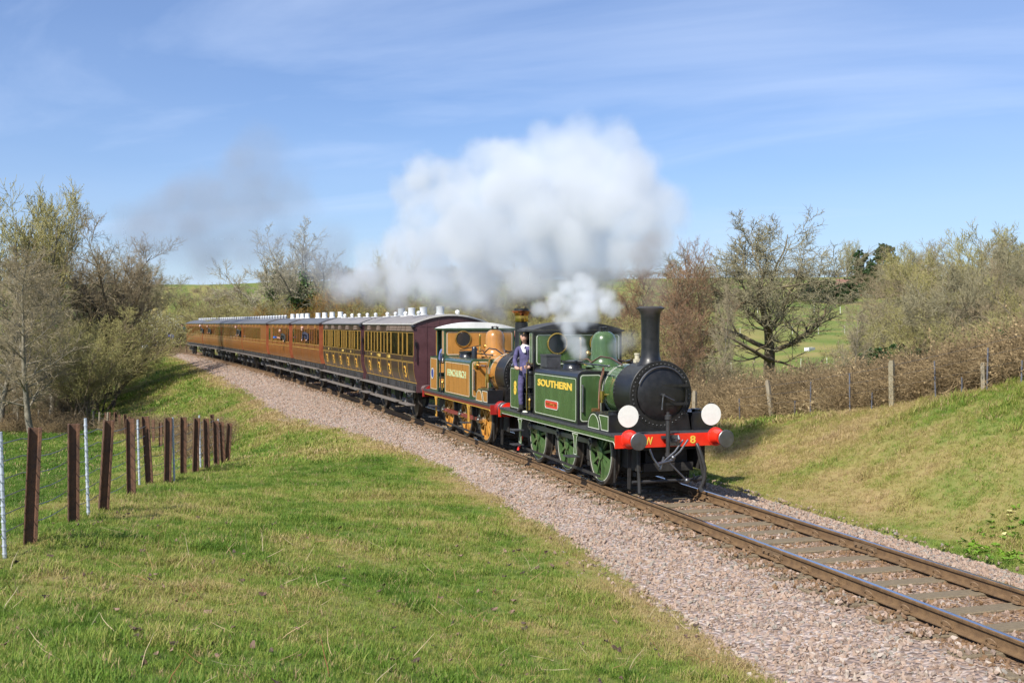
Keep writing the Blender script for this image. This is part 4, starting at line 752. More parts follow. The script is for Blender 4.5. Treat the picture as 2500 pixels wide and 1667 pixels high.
# ------------------------------------------------------------------ the carriages
bead_gold = M('gold_beading', (0.38, 0.225, 0.045), 0.4, var=0.2, scale=20)
umber = M('umber_panel', (0.048, 0.026, 0.020), 0.30, var=0.2, scale=3, coat=0.12, spec=.35)
umber_end = M('maroon_end', (0.088, 0.038, 0.042), 0.4, var=0.15, scale=4, coat=0.15)
teak = M('varnished_teak', (0.175, 0.054, 0.013), 0.36, scale=3.0, col2=(0.30, 0.104, 0.025), coat=0.08, stretch=(5, 1, .5), detail=6)
teak2 = M('dark_teak', (0.150, 0.050, 0.015), 0.36, scale=3.0, col2=(0.25, 0.090, 0.024), coat=0.08, stretch=(5, 1, .5), detail=6)
teak_end = M('teak_end', (0.30, 0.085, 0.035), 0.4, var=0.2, scale=4, coat=0.2)
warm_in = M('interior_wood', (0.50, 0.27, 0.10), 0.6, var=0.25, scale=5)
roof_grey = M('roof_grey', (0.215, 0.20, 0.195), 0.7, var=0.15, scale=3); roof_dark = M('roof_slate', (0.120, 0.120, 0.128), 0.55, var=0.2, scale=3)
vent_white = M('vent_white', (0.78, 0.78, 0.75), 0.55, var=0.08, scale=12); vent_grey = M('vent_grey', (0.52, 0.54, 0.57), 0.5, var=0.1)
board_m = M('footboard_wood', (0.17, 0.145, 0.125), 0.85, var=0.25, scale=12, stretch=(.6, 5, 5)); solebar_m = M('solebar_grime', (0.040, 0.036, 0.033), 0.7, var=0.4, scale=7)
axle_grey = M('axlebox_grey', (0.15, 0.15, 0.15), 0.65, var=0.3, scale=12); buf_brown = M('coach_buffer', (0.10, 0.055, 0.055), 0.5, var=0.2)
gl = bpy.data.materials.new('carriage_glass'); gl.use_nodes = True; t = gl.node_tree; t.nodes.remove(t.nodes['Principled BSDF'])
fr = t.nodes.new('ShaderNodeFresnel'); fr.inputs[0].default_value = 1.5; tb = t.nodes.new('ShaderNodeBsdfTransparent'); tb.inputs[0].default_value = (0.82, 0.84, 0.80, 1); gb = t.nodes.new('ShaderNodeBsdfGlossy'); gb.inputs['Roughness'].default_value = 0.02
ms = t.nodes.new('ShaderNodeMixShader'); t.links.new(fr.outputs[0], ms.inputs[0]); t.links.new(tb.outputs[0], ms.inputs[1]); t.links.new(gb.outputs[0], ms.inputs[2]); t.links.new(ms.outputs[0], t.nodes['Material Output'].inputs[0])
pale_line = M('waist_gold', (0.55, 0.36, 0.09), 0.45, var=0.2)
ZB, ZW0, ZW1, ZT, ZE = 1.21, 1.87, 2.09, 2.80, 3.10
wheel_protos = {}
def coach(label, s0, s1, hw, bays, style, vents, axles, numerals=None, texts=(), apex=3.40, long_board=False):
    pA, pB = trk(np.array([s0]))[0], trk(np.array([s1]))[0]; c = (pA + pB) / 2; rz = math.atan2(pA[1] - pB[1], pA[0] - pB[0]); L = float(np.linalg.norm(pA - pB)); h = L / 2
    T = empty('carriage', tuple(c), rz, label, 'carriage'); pan, end, rf = style['panel'], style['end'], style['roof']
    def yz(z): return hw - (0.11 * ((1.75 - z) / .54) ** 2 if z < 1.75 else 0)
    zs = [ZB, 1.34, 1.47, 1.61, 1.75, ZW1]
    # underframe
    MB().bx(-h + .02, h - .02, -hw + .2, hw - .2, .95, ZB + .02).bx(-h + .02, h - .02, -hw + .12, -hw + .2, .98, ZB + .01).bx(-h + .02, h - .02, hw - .2, hw - .12, .98, ZB + .01).build('underframe', solebar_m, T)
    for e in (-1, 1):
        MB().bx(e * h, e * (h - .08), -1.12, 1.12, .93, ZB - .003).build('headstock', end if style.get('hs') else solebar_m, T)
        for s in (-1, 1): MB().lathe([(.13, 0), (.13, .03), (.095, .05), (.085, .26), (.05, .26), (.05, .36), (.16, .37), (.165, .385), (.15, .4), (0, .41)], (e * h, s * .864, 1.04), (e, 0, 0), 18).build('buffer', buf_brown, T, 35)
    # floor, partitions and far wall
    MB().bx(-h + .03, h - .03, -hw + .1, hw - .1, ZB + .022, ZB + .05).build('floor', warm_in, T)
    sec = [(yz(z), z) for z in zs] + [(hw, ZE)] + [(-hw, ZE)] + [(-yz(z), z) for z in zs[::-1]]
    for e in (-1, 1):
        k_ = [(y, ZE + (apex - ZE - .02) * (1 - (y / (hw + .04)) ** 2)) for y in np.linspace(hw, -hw, 13)]
        ew = MB().prism([(yz(z), z) for z in zs] + k_ + [(-yz(z), z) for z in zs[::-1]], 'x', e * h, e * (h - .04)).build('end_wall', end, T)
        mb = MB(); [mb.bx(e * h, e * (h + .012), y - .015, y + .015, ZB, ZE + .2) for y in (-.8, -.4, 0, .4, .8)]; mb.bx(e * h, e * (h + .010), -hw, hw, 3.0, 3.03); mb.build('end_bead', end, ew)
    if style.get('lamp'): MB().lathe([(.05, 0), (.06, .04), (.06, .09), (0, .11)], (h - .03, -hw - .02, 3.0), (1, 0, 0), 12).cyl((h + .06, -hw + .06, 1.9), (h + .06, -hw + .06, 2.6), .016, n=6).bx(h, h + .07, -hw + .03, -hw + .09, 2.4, 2.52).build('end_fittings', black, T)
    x = h
    for k, (ty, w, panes) in enumerate(bays):
        x1 = x; x0 = x - w; x = x0
        mb = MB(); xa, xb = x0 + .003, x1 - .003
        out = [(-yz(z), z) for z in zs]; inn = [(-yz(z) + .03, z) for z in zs[::-1]]
        mb.prism(out + inn, 'x', xa, xb); mb.bx(xa, xb, -hw, -hw + .03, ZT, ZE)
        mb.bx(xa, xa + .045, -hw, -hw + .03, ZW1, ZT).bx(xb - .045, xb, -hw, -hw + .03, ZW1, ZT)
        npan = max(panes, 1)
        for j in range(1, npan): xm = xa + (xb - xa) * j / npan; mb.bx(xm - .028, xm + .028, -hw, -hw + .03, ZW1, ZT)
        if panes == 0: mb.bx(xa + .045, xb - .045, -hw, -hw + .03, ZW1, ZT)
        pn = mb.build('door' if ty == 'D' else 'side_panel', pan, T)
        for j in range(panes):
            q0 = xa + (xb - xa) * j / npan; q1 = xa + (xb - xa) * (j + 1) / npan
            MB().bx(q0 + .02, q1 - .02, -hw + .012, -hw + .016, ZW1 - .01, ZT + .01).build('window', gl, pn)
        bd = MB(); bw = .014
        for xx in (xa + .004, xb - .004 - bw):
            bd.prism([(-yz(z) - .005, z) for z in zs[:-1] + [ZW0]] + [(-yz(z) + .002, z) for z in ([ZW0] + zs[:-1][::-1])], 'x', xx, xx + bw)
            bd.bx(xx, xx + bw, -hw - .005, -hw + .002, ZW1, ZT)
        for z in (ZW0 - .02, ZW0 + .012, ZW1 - .03, ZT - .0): bd.bx(xa + .004, xb - .004, -hw - .006, -hw + .002, z, z + .015)
        bd.bx(xa, xb, -yz(ZB) - .008, -yz(ZB) + .002, ZB, ZB + .03)
        for j in range(panes):
            q0 = xa + (xb - xa) * j / npan; q1 = xa + (xb - xa) * (j + 1) / npan
            bd.bx(q0 + .040, q0 + .050, -hw - .004, -hw + .012, ZW1, ZT).bx(q1 - .050, q1 - .040, -hw - .004, -hw + .012, ZW1, ZT)
        bd.build('beading', style['bead'], pn)
        if style['shade'] is black:
            MB().bx(xa + .03, xb - .03, -hw - .007, -hw, ZW0 - .012, ZW0 + .004).bx(xa + .03, xb - .03, -hw - .007, -hw, ZW1 - .03, ZW1 - .014).build('waist_line', pale_line, pn)
        if ty == 'D':
            mb = MB()
            for j in range(3): mb.bx(xa + .06, xb - .06, -hw - .035 - .008 * (2 - j), -hw, ZT + .07 + j * .055, ZT + .105 + j * .055)
            mb.build('ventilator', style['vent'], pn)
            MB().cyl((xa + .09, -hw - .035, 1.92), (xa + .09, -hw - .035, 2.16), .011, n=6).bx(xa + .075, xa + .105, -hw - .04, -hw, 1.93, 1.95).bx(xa + .075, xa + .105, -hw - .04, -hw, 2.13, 2.15).cyl((xa + .12, -hw - .03, 1.98), (xa + .19, -hw - .03, 1.98), .012, n=6).build('door_handle', brass, pn)
            if numerals:
                V, F = text_geo('3', .27, .38, .012); P_ = np.stack([(xa + xb) / 2 - .125 + V[:, 0], V[:, 2] * -.6, 1.36 + V[:, 1]], 1); P_[:, 1] -= np.array([yz(z) for z in P_[:, 2]]) + .002
                MB().add(P_, F).build('numeral', numerals, pn)
                V, F = text_geo('3', .27, .38, .03); P_ = np.stack([(xa + xb) / 2 - .122 + V[:, 0], V[:, 2] * -.1, 1.35 + V[:, 1]], 1); P_[:, 1] -= np.array([yz(z) for z in P_[:, 2]]) + .0005
                MB().add(P_, F).build('numeral_shadow', style['shade'], pn)
        elif panes and style.get('hood') and k in style['hood']:
            mb = MB(); [mb.bx(xa + .05, xb - .05, -hw - .035 - .008 * (2 - j), -hw, ZT + .07 + j * .055, ZT + .105 + j * .055) for j in range(3)]; mb.build('ventilator', style['vent'], pn)
        if ty == 'D' or k == 0:
            if abs(x0) < h - .3 and ty == 'D' and k > 2:
                MB().bx(x0 - .35, x0 - .32, -hw + .14, hw - .14, ZB + .06, ZE).build('partition', warm_in, T)
    if style.get('back', True): MB().bx(-h + .05, h - .05, .30, .33, ZB + .06, ZE).build('shade_backing', style['inner'], T)  # added sheet blocking the view through; its dark tone paints interior shade
    # far wall, simpler
    mb = MB(); mb.prism([(yz(z), z) for z in zs] + [(yz(z) - .03, z) for z in zs[::-1]], 'x', -h, h); mb.bx(-h, h, hw - .03, hw, ZT, ZE)
    for q in np.linspace(-h, h - .08, int(L / .62)): mb.bx(q, q + .08, hw - .03, hw, ZW1, ZT)
    mb.build('far_side', pan, T)
    # roof
    n_ = 15; ys = np.linspace(-(hw + .05), hw + .05, n_); zr = [ZE + (apex - ZE) * (1 - (y / (hw + .06)) ** 2) for y in ys]
    ro = MB().prism(list(zip(ys, zr)) + [(y, z - .03) for y, z in list(zip(ys, zr))[::-1]], 'x', -h - .04, h + .04).build('roof', rf, T, 40)
    rb = MB(); [rb.prism([(y, z + .012) for y, z in zip(ys, zr)] + [(y, z - .045) for y, z in list(zip(ys, zr))[::-1]], 'x', e * (h + .04), e * (h + .065)) for e in (-1, 1)]
    rb.build('roof_rim', style['rim'], ro); MB().bx(-h - .03, h + .03, -hw - .065, -hw - .04, ZE - .035, ZE + .005).build('gutter', style['rim'], ro)
    for typ, sv, yv in vents:
        xv = float(np.dot(trk(np.array([sv]))[0] - c, [math.cos(rz), math.sin(rz), 0])); zv = ZE + (apex - ZE) * (1 - (yv / hw) ** 2)
        if typ == 'cyl': MB().lathe([(.17, -.03), (.165, .02), (.128, .03), (.126, .24), (.134, .245), (.134, .275), (.0, .285)], (xv, yv, zv), (0, 0, 1), 18).build('lamp_top', vent_white, ro, 40)
        elif typ == 'torp': MB().lathe([(.075, -.03), (.06, .04)], (xv, yv, zv), (0, 0, 1), 10).sph((xv, yv, zv + .10), .085, 10, 1.25, .9, .85).bx(xv - .12, xv + .12, yv - .16, yv + .1, zv - .02, zv + .012).build('torpedo_vent', vent_white, ro, 40)
        else: MB().lathe([(.09, -.03), (.07, .05), (.055, .06)], (xv, yv, zv), (0, 0, 1), 8).sph((xv, yv, zv + .12), .105, 8, 1.2, 1, .8).build('torpedo_vent', vent_grey, ro, 40)
    # footboards
    def fboard(xa, xb, z, nm='footboard'):
        f_ = MB().bx(xa, xb, -hw - .17, -hw + .06, z - .025, z + .01).build(nm, board_m, T)
        [MB().bx(q - .015, q + .015, -hw + .03, -hw + .07, z, ZB - .02).build('hanger', solebar_m, f_) for q in np.linspace(xa + .2, xb - .2, max(2, int((xb - xa) / 1.1)))]
    fboard(-h - .02, h + .02, .97)
    if not long_board:
        ax = sorted(axles); ed = [-h + .05] + [v for a in ax for v in (a - .26, a + .26)] + [h - .05]
        for i in range(0, len(ed), 2):
            if ed[i + 1] - ed[i] > .3: fboard(ed[i], ed[i + 1], .55)
    # wheels and axle guards
    if 'w' not in wheel_protos:
        wheel_protos['w'] = MB().lathe([(0, .055), (.10, .05), (.12, .02), (.42, -.01), (.45, .03), (.52, .03), (.53, -.06), (.555, -.07), (.555, -.1), (.42, -.1), (0, -.08)], (0, 0, 0), (0, -1, 0), 30)
    for a in axles:
        wv = None
        for s in (-1, 1):
            nm = 'wheel'
            if 'o' not in wheel_protos: o = wheel_protos['w'].build(nm, tyre_m, T, 40); wheel_protos['o'] = o
            else: o = share(wheel_protos['o'], nm, T)
            o.location = (a, s * .755, .53); o.scale = (1, -s, 1)
            MB().prism([(a - .30, .97), (a + .30, .97), (a + .13, .46), (a + .10, .30), (a - .10, .30), (a - .13, .46)], 'y', s * .90, s * .915).bx(a - .10, a + .10, s * .90, s * 1.10, .42, .64).lathe([(.07, 0), (.07, .02)], (a, s * 1.10, .53), (0, s, 0), 10).build('axle_guard', axle_grey, T)
            MB().tube([(a - .55, s * .98, .86), (a - .3, s * .98, .76), (a, s * .98, .71), (a + .3, s * .98, .76), (a + .55, s * .98, .86)], .04, 6).build('spring', axle_grey, T)
    MB().bx(-h * .5, h * .5, -.04, .04, .55, .62).bx(-.6, -.2, -.4, .4, .5, .95).bx(.8, 1.3, -.3, .3, .55, .95).build('brake_gear', solebar_m, T)
    return T
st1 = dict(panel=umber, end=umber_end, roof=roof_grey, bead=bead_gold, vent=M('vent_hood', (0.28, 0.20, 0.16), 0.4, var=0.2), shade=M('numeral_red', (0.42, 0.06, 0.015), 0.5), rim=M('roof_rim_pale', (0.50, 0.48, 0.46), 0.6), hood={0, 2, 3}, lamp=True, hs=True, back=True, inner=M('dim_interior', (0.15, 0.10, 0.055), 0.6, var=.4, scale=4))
st2 = dict(st1, rim=M('roof_rim_dark', (0.13, 0.13, 0.14), 0.6), roof=roof_grey, hood=set(), back=True, inner=M('interior_shade_brown', (0.17, 0.105, 0.045), 0.6, var=.4, scale=4))  # inner: backing colour darkened to put dim interior shade behind the glass
st3 = dict(panel=teak2, end=teak_end, roof=roof_dark, bead=M('teak_beading', (0.27, 0.105, 0.022), 0.4, var=0.2), vent=M('teak_hood', (0.40, 0.20, 0.05), 0.4), shade=black, rim=roof_dark, inner=M('dark_interior', (0.075, 0.035, 0.015), 0.6, var=.5, scale=4))  # inner: darker backing, painted so the windows read as shaded slots
st4 = dict(st3, panel=teak)
num = M('numeral_gold', (0.80, 0.45, 0.07), 0.4, var=0.05)
c1 = coach('dark umber four-wheel carriage with gold numerals next to the orange engine', -14.4, -22.35, 1.22, [('W', .90, 1), ('D', .65, 1), ('W', .60, 1), ('W', 1.15, 1), ('D', .58, 1), ('W', 1.10, 2), ('D', .58, 1), ('W', 1.10, 2), ('D', .60, 1), ('W', .69, 1)], st1,
    [('cyl', s, 0) for s in (-15.75, -18.0, -19.75, -21.4)] + [('torp', s, -.4) for s in (-22.0, -20.6, -19.0, -17.05)] + [('torp', -14.9, .35), ('torp', -16.8, .3)], (-2.35, 2.35), num, apex=3.39)
c2 = coach('dark umber carriage with five gold numerals, second behind the engines', -23.1, -31.65, 1.22, [('W', .62, 1), ('D', .65, 1), ('W', 1.06, 3), ('D', .62, 1), ('W', 1.03, 3), ('D', .63, 1), ('W', 1.03, 3), ('D', .63, 1), ('W', 1.0, 3), ('D', .62, 1), ('W', .66, 1)], st2,
    [('torp', s, -.3) for s in (-24.6, -26.2, -27.9, -29.5, -31.2)], (-2.5, 2.5), num, apex=3.38)
c3 = coach('reddish teak carriage third behind the engines, someone in sunglasses leaning out', -32.75, -40.9, 1.22, [('W', .70, 1), ('D', .52, 1), ('W', 1.42, 3), ('D', .50, 1), ('W', 1.55, 3), ('D', .50, 1), ('W', 1.60, 3), ('D', .52, 1), ('W', .84, 1)], st3,
    [('cyl', s, 0) for s in (-33.8, -35.9, -37.95, -39.9)], (-2.4, 2.4), apex=3.38)
c4 = coach('teak brake carriage with four white lamp tops, fourth behind the engines', -41.95, -49.75, 1.22, [('W', .62, 1), ('D', .52, 1), ('W', 1.10, 3), ('D', .50, 1), ('W', 1.1, 3), ('D', .50, 1), ('W', 1.2, 3), ('D', .56, 1), ('P', .85, 0), ('W', .85, 1)], st4,
    [('cyl', s, 0) for s in (-43.15, -44.75, -46.25, -48.2)], (-2.3, 2.3), apex=3.38)
mets = [(-50.35, -61.6, 'longest teak bogie carriage nearest the brake carriage'), (-61.95, -73.8, 'second teak bogie carriage from the brake carriage'), (-74.2, -86.7, 'third teak bogie carriage, last but one of the train'), (-87.2, -99.7, 'rearmost teak bogie carriage at the tail of the train')]
for i, (a, b_, lb) in enumerate(mets):
    Lm = a - b_; nb = 7; w = Lm / (nb * 2 + .6); bays = [('W', w * 1.1, 1)]
    for k in range(nb): bays += [('D', w * .72, 1), ('W', w * 1.28 if k < nb - 1 else Lm - w * 1.1 - sum(q[1] for q in bays[1:]) - w * .72, 2)]
    if i == 0: bays[1] = ('P', w * .72, 0); bays[2] = ('P', bays[2][1], 0); bays[0] = ('P', bays[0][1], 0)
    coach(lb, a, b_, 1.28, bays, st4, [('small', a - .5 - k * (Lm - 1) / 9, 0) for k in range(10)], (-Lm / 2 + 1.3, -Lm / 2 + 3.2, Lm / 2 - 3.2, Lm / 2 - 1.3), apex=3.42, long_board=True)
txt = M('carriage_lettering', (0.72, 0.50, 0.12), 0.4)
text_on_side('lettering', 'BEACH', txt, c1, -1.55, 1.925, -1.2245, .52, .10, .02); text_on_side('lettering', 'SALOON', txt, c1, .05, 1.925, -1.2245, .52, .10, .02); text_on_side('lettering', '949', txt, c1, -2.75, 1.935, -1.2245, .2, .08, .02)
text_on_side('lettering', 'THIRD', txt, c2, .35, 1.935, -1.2245, .42, .08, .02); text_on_side('lettering', '346', txt, c2, 2.2, 1.935, -1.2245, .18, .08, .02); text_on_side('lettering', '346', txt, c2, -2.9, 1.935, -1.2245, .18, .08, .02)
# ------------------------------------------------------------------ people
skin = M('skin', (0.56, 0.32, 0.23), 0.5, var=0.08, scale=20); hair_d = M('dark_hair', (0.035, 0.024, 0.018), 0.6); overall = M('purple_blue_overall', (0.088, 0.078, 0.175), 0.85, var=0.35, scale=11, bump=.9, bscale=16); cap_m = M('cap_black', (0.02, 0.02, 0.022), 0.5); shirt = M('white_shirt', (0.75, 0.75, 0.76), 0.7); boot = M('boot_black', (0.03, 0.028, 0.026), 0.45)
navy = M('navy_jacket', (0.030, 0.032, 0.055), 0.75, var=0.2); dark_coat = M('dark_coat', (0.030, 0.032, 0.030), 0.8, var=0.2); check = M('checked_shirt', (0.40, 0.06, 0.07), 0.7, var=.4, scale=40); sunglass = M('sunglasses', (0.01, 0.01, 0.012), 0.1); blue_p = M('blue_plastic', (0.05, 0.16, 0.5), 0.4); pale_shirt = M('pale_cloth', (0.62, 0.62, 0.66), 0.7)
def skinned(name, joints, edges, root, mats, paint, parent, sub=2):
    """one continuous surface grown round a skeleton; joints: (x, y, z, rx, ry); paint(co) -> material slot"""
    me = bpy.data.meshes.new(name); me.from_pydata([j[:3] for j in joints], edges, []); o = bpy.data.objects.new(name, me); COL.objects.link(o)
    md = o.modifiers.new('skin', 'SKIN'); md.use_smooth_shade = True; md.branch_smoothing = 0.4; sv = me.skin_vertices[0].data
    for i, j in enumerate(joints): sv[i].radius = (j[3], j[4]); sv[i].use_root = (i == root)
    ss_ = o.modifiers.new('sub', 'SUBSURF'); ss_.levels = sub; ss_.render_levels = sub
    dg = bpy.context.evaluated_depsgraph_get(); m2 = bpy.data.meshes.new_from_object(o.evaluated_get(dg)); bpy.data.objects.remove(o); m2.name = name
    m2.materials.clear()
    for m in mats: m2.materials.append(m)
    m2.polygons.foreach_set('material_index', [paint(p.center) for p in m2.polygons]); m2.polygons.foreach_set('use_smooth', np.ones(len(m2.polygons), dtype=bool))
    o = bpy.data.objects.new(name, m2); return link(o, parent)
def head_mesh(parent, c, yaw, hairm, cap=None, glasses=False, bald=False, tilt=0.0, s=1.0):
    """head looking along +x before turning by yaw; c is the centre of the head"""
    bm = bmesh.new(); bmesh.ops.create_icosphere(bm, subdivisions=3, radius=1.0)
    for v in bm.verts:
        x, y, z = v.co; k = 1.0
        jx = 1.0 - .10 * max(0, -z) * (x < 0); wy = .74 * (1 - .24 * max(0, -z) ** 1.5); nx = x * .92 * jx
        if z < -.35 and x > .2: nx += .06
        if x > .6 and -.35 < z < .12: nx += .17 * max(0, 1 - abs(y) * 4.5) * (1 - (z + .12) ** 2 * 4) # nose
        if x > .55 and .05 < z < .30 and abs(y) > .14 and abs(y) < .48: nx -= .08                   # eye sockets
        if x > .6 and z > .28 and z < .42: nx += .03
        if abs(y) > .72 and abs(z) < .28 and -.35 < x < .1: wy *= 1.10                               # ears
        v.co = Vector((nx * .108, y * wy * .108, z * .130)) * s
    me = bpy.data.meshes.new('head'); bm.to_mesh(me); bm.free(); me.materials.append(skin); me.materials.append(hairm)
    mi = []
    for p in me.polygons:
        x, y, z = p.center / s; hr = (z > .072) or (x < -.012 and z > -.03) or (x < .03 and z > .03 and abs(y) > .06)
        mi.append(1 if hr and not bald else (1 if bald and x < -.05 and -.05 < z < .02 else 0))
    me.polygons.foreach_set('material_index', mi); me.polygons.foreach_set('use_smooth', np.ones(len(me.polygons), dtype=bool))
    h = bpy.data.objects.new('head', me); link(h, parent); h.location = c; h.rotation_euler = (0, tilt, yaw)
    mb = MB(); [mb.sph((.088 * s, y * s, .022 * s), .011 * s, 6) for y in (-.034, .034)]; mb.bx(.092 * s, .101 * s, -.024 * s, .024 * s, -.062 * s, -.055 * s)
    if glasses: mb = MB().bx(.092 * s, .106 * s, -.062 * s, -.008 * s, .004 * s, .040 * s).bx(.092 * s, .106 * s, .008 * s, .062 * s, .004 * s, .040 * s).bx(-.01, .1 * s, -.085 * s, -.078 * s, .022 * s, .032 * s).bx(-.01, .1 * s, .078 * s, .085 * s, .022 * s, .032 * s)
    mb.build('glasses' if glasses else 'eyes', sunglass, h)
    if cap:
        MB().lathe([(.0, .155), (.085, .152), (.104, .135), (.104, .115), (.096, .105), (.096, .060), (.090, .055)], (-.005, 0, 0), (0, 0, 1), 20).prism([(.05, -.075), (.10, -.065), (.135, -.03), (.142, 0), (.135, .03), (.10, .065), (.05, .075)], 'z', .058, .068).build('cap', cap, h, 40)
        MB().sph((.098, 0, .088), .016, 8).build('cap_badge', brass, h)
    return h
# fireman standing in the green engine's doorway; figure frame: x = engine forward, facing the near side (-y), base at the running board
fm = empty('person', (-3.92, -1.06, 1.104), 0, 'person in purple blue overalls and black cap standing in the green engine doorway', 'person')
FJ = [(0, .06, .92, .15, .11), (0, .05, 1.10, .155, .11), (0, .05, 1.32, .175, .115), (0, .05, 1.46, .12, .085), (0, .03, 1.545, .055, .055), (0, .02, 1.60, .05, .05),
      (-.09, .05, .86, .10, .10), (-.10, .02, .48, .070, .070), (-.10, .05, .12, .058, .058), (.09, .06, .86, .10, .10), (.11, .04, .48, .070, .070), (.12, .08, .12, .058, .058),
      (-.19, .04, 1.42, .075, .07), (-.25, .0, 1.16, .058, .055), (-.12, -.13, 1.00, .045, .045), (-.02, -.17, 1.00, .030, .034),
      (.19, .04, 1.42, .075, .07), (.26, -.02, 1.17, .058, .055), (.22, -.14, 1.03, .045, .045), (.17, -.19, 1.04, .030, .034)]
FE = [(0, 1), (1, 2), (2, 3), (3, 4), (4, 5), (0, 6), (6, 7), (7, 8), (0, 9), (9, 10), (10, 11), (3, 12), (12, 13), (13, 14), (14, 15), (3, 16), (16, 17), (17, 18), (18, 19)]
def fpaint(c):
    if c.z > 1.50 and abs(c.x) < .1: return 1 if c.z < 1.535 else 0
    if c.y < -.145 and .93 < c.z < 1.12: return 0
    return 2
fm.rotation_euler = (R(3), R(2), R(40))
skinned('body', FJ, FE, 0, [skin, shirt, overall], fpaint, fm)
head_mesh(fm, (0.0, .005, 1.70), R(-62), hair_d, cap_m, s=1.08)
for x, y in ((-.10, .05), (.12, .08)): MB().sph((x + (.0), y - .07, .05), .058, 10, .85, 1.9, .9).cyl((x, y, .03), (x, y, .17), .062, n=12).build('boot', boot, fm, 60)
MB().prism([(-.06, 1.50), (-.015, 1.40), (0, 1.36), (.015, 1.40), (.06, 1.50)], 'y', -.062, -.052).bx(.03, .09, -.085, -.072, 1.36, 1.44).build('shirt_front', shirt, fm)
def fingers(parent, w, d, nm='hand'):
    """palm at w, fingers bent round what is held along direction d"""
    w = np.array(w, float); d = np.array(d, float) / np.linalg.norm(d); sd = np.cross(d, [0, 0, 1]); sd /= np.linalg.norm(sd)
    J = [(*w, .030, .022)]; E = []
    for k, (o_, l) in enumerate(((-.030, .060), (-.010, .072), (.010, .070), (.030, .056))):
        b0 = w + d * .035 + np.array([0, 0, o_ * .9]) + sd * .004 * k; b1 = b0 + d * l * .55 + sd * .010; b2 = b1 + d * l * .20 + sd * -.03 + np.array([0, 0, -.006]); n0 = len(J)
        J += [(*b0, .0095, .0095), (*b1, .009, .009), (*b2, .008, .008)]; E += [(0, n0), (n0, n0 + 1), (n0 + 1, n0 + 2)]
    b0 = w + np.array([0, 0, .036]) + d * .012 - sd * .02; b1 = b0 + d * .035 - sd * .012; n0 = len(J); J += [(*b0, .011, .011), (*b1, .009, .009)]; E += [(0, n0), (n0, n0 + 1)]
    return skinned(nm, J, E, 0, [skin], lambda c: 0, parent, 1)
fingers(fm, (.01, -.19, 1.005), (.85, -.45, .0)); fingers(fm, (.16, -.215, 1.05), (.5, -.85, .1))
# figures seen from the waist up at doors and windows: frame facing +x, lean along +x, base at the sill
def leaner(label, loc, yaw, coat, hairm, reach=0.30, glasses=False, bald=False, cap=None, arm=None, head_yaw=0.0, s=1.0, low=-.55):
    T = empty('person', loc, yaw, label, 'person')
    J = [(-.12, 0, low, .13, .16), (-.06, 0, low * .5, .12, .16), (reach * .35, 0, .02, .13, .17), (reach * .8, 0, .22, .09, .12), (reach * .92, 0, .31, .05, .05),
         (reach * .55, -.19, .15, .07, .07), (reach * .55 + .02, -.24, -.10, .055, .055), (reach * .6 + .10, -.16, -.16 if arm is None else .02, .042, .042),
         (reach * .55, .19, .15, .07, .07), (reach * .55 + .02, .24, -.10, .055, .055), (reach * .6 + .10, .16, -.16, .042, .042)]
    E = [(0, 1), (1, 2), (2, 3), (3, 4), (3, 5), (5, 6), (6, 7), (3, 8), (8, 9), (9, 10)]
    J = [tuple(v * s for v in j) for j in J]
    skinned('body', J, E, 0, [coat, skin], lambda c: 1 if (c.z > .275 * s and c.x > reach * .7 * s and abs(c.y) < .07) or (c.x > (reach * .6 + .085) * s and abs(c.y) > .12 * s and c.z < .06 * s) else 0, T, 1)
    head_mesh(T, (reach * 1.0 * s, 0, .43 * s), head_yaw, hairm, cap, glasses, bald, s=s)
    return T
def on_train(s, n, z): p_ = trk(np.array([float(s)]), n)[0]; return (float(p_[0]), float(p_[1]), z)
leaner('person in dark jacket with red collar leaning from the far side of the orange engine', (-11.9, .98, 2.42), R(70), navy, hair_d, .34, head_yaw=R(-25))
T = bpy.data.objects['person.001']; MB().lathe([(.085, .27), (.075, .33)], (.29, 0, 0), (0, 0, 1), 12).build('collar', check, T)
leaner('person in blue jacket half hidden inside the orange engine cab', (-11.75, -.78, 2.16), R(-20), M('blue_jacket', (0.10, 0.13, 0.30), 0.8, var=.2), hair_d, .2, head_yaw=R(20))
leaner('person with sunglasses and dark jacket leaning out of the third carriage', on_train(-36.1, -1.12, 2.40), R(-62), navy, pale_shirt, .42, glasses=True, bald=True, head_yaw=R(30))
T = leaner('person in dark coat holding a blue camera out of the fourth carriage window', on_train(-43.4, -1.10, 2.26), R(-68), dark_coat, hair_d, .44, arm=1, head_yaw=R(40)); MB().bx(.52, .66, -.40, -.24, .02, .12).build('camera_case', blue_p, T); MB().cyl((.36, -.2, .02), (.55, -.30, .06), .045, n=8).sph((.55, -.30, .06), .05, 8).build('forearm', skin, T)
for s_, lb, hm in ((-62.6, 'person in dark coat at the front window of the second bogie carriage', hair_d), (-80.5, 'person in dark coat leaning out midway along the third bogie carriage', hair_d), (-86.0, 'person in dark coat leaning out by the rear of the third bogie carriage', pale_shirt)):
    leaner(lb, on_train(s_, -1.2, 2.40), R(-70), dark_coat, hm, .42, head_yaw=R(30))
leaner('person in dark green coat and cap leaning out at the tail of the train', on_train(-99.2, -1.2, 2.45), R(-80), M('guard_green', (0.02, 0.045, 0.035), 0.8), hair_d, .55, cap=cap_m, head_yaw=R(30))
# a seated passenger in pink seen through the first carriage's window
T = leaner('person in pink jumper seated behind the first carriage window', on_train(-15.7, -.75, 2.05), R(180), M('pink_jumper', (0.55, 0.10, 0.24), 0.8), hair_d, .1)
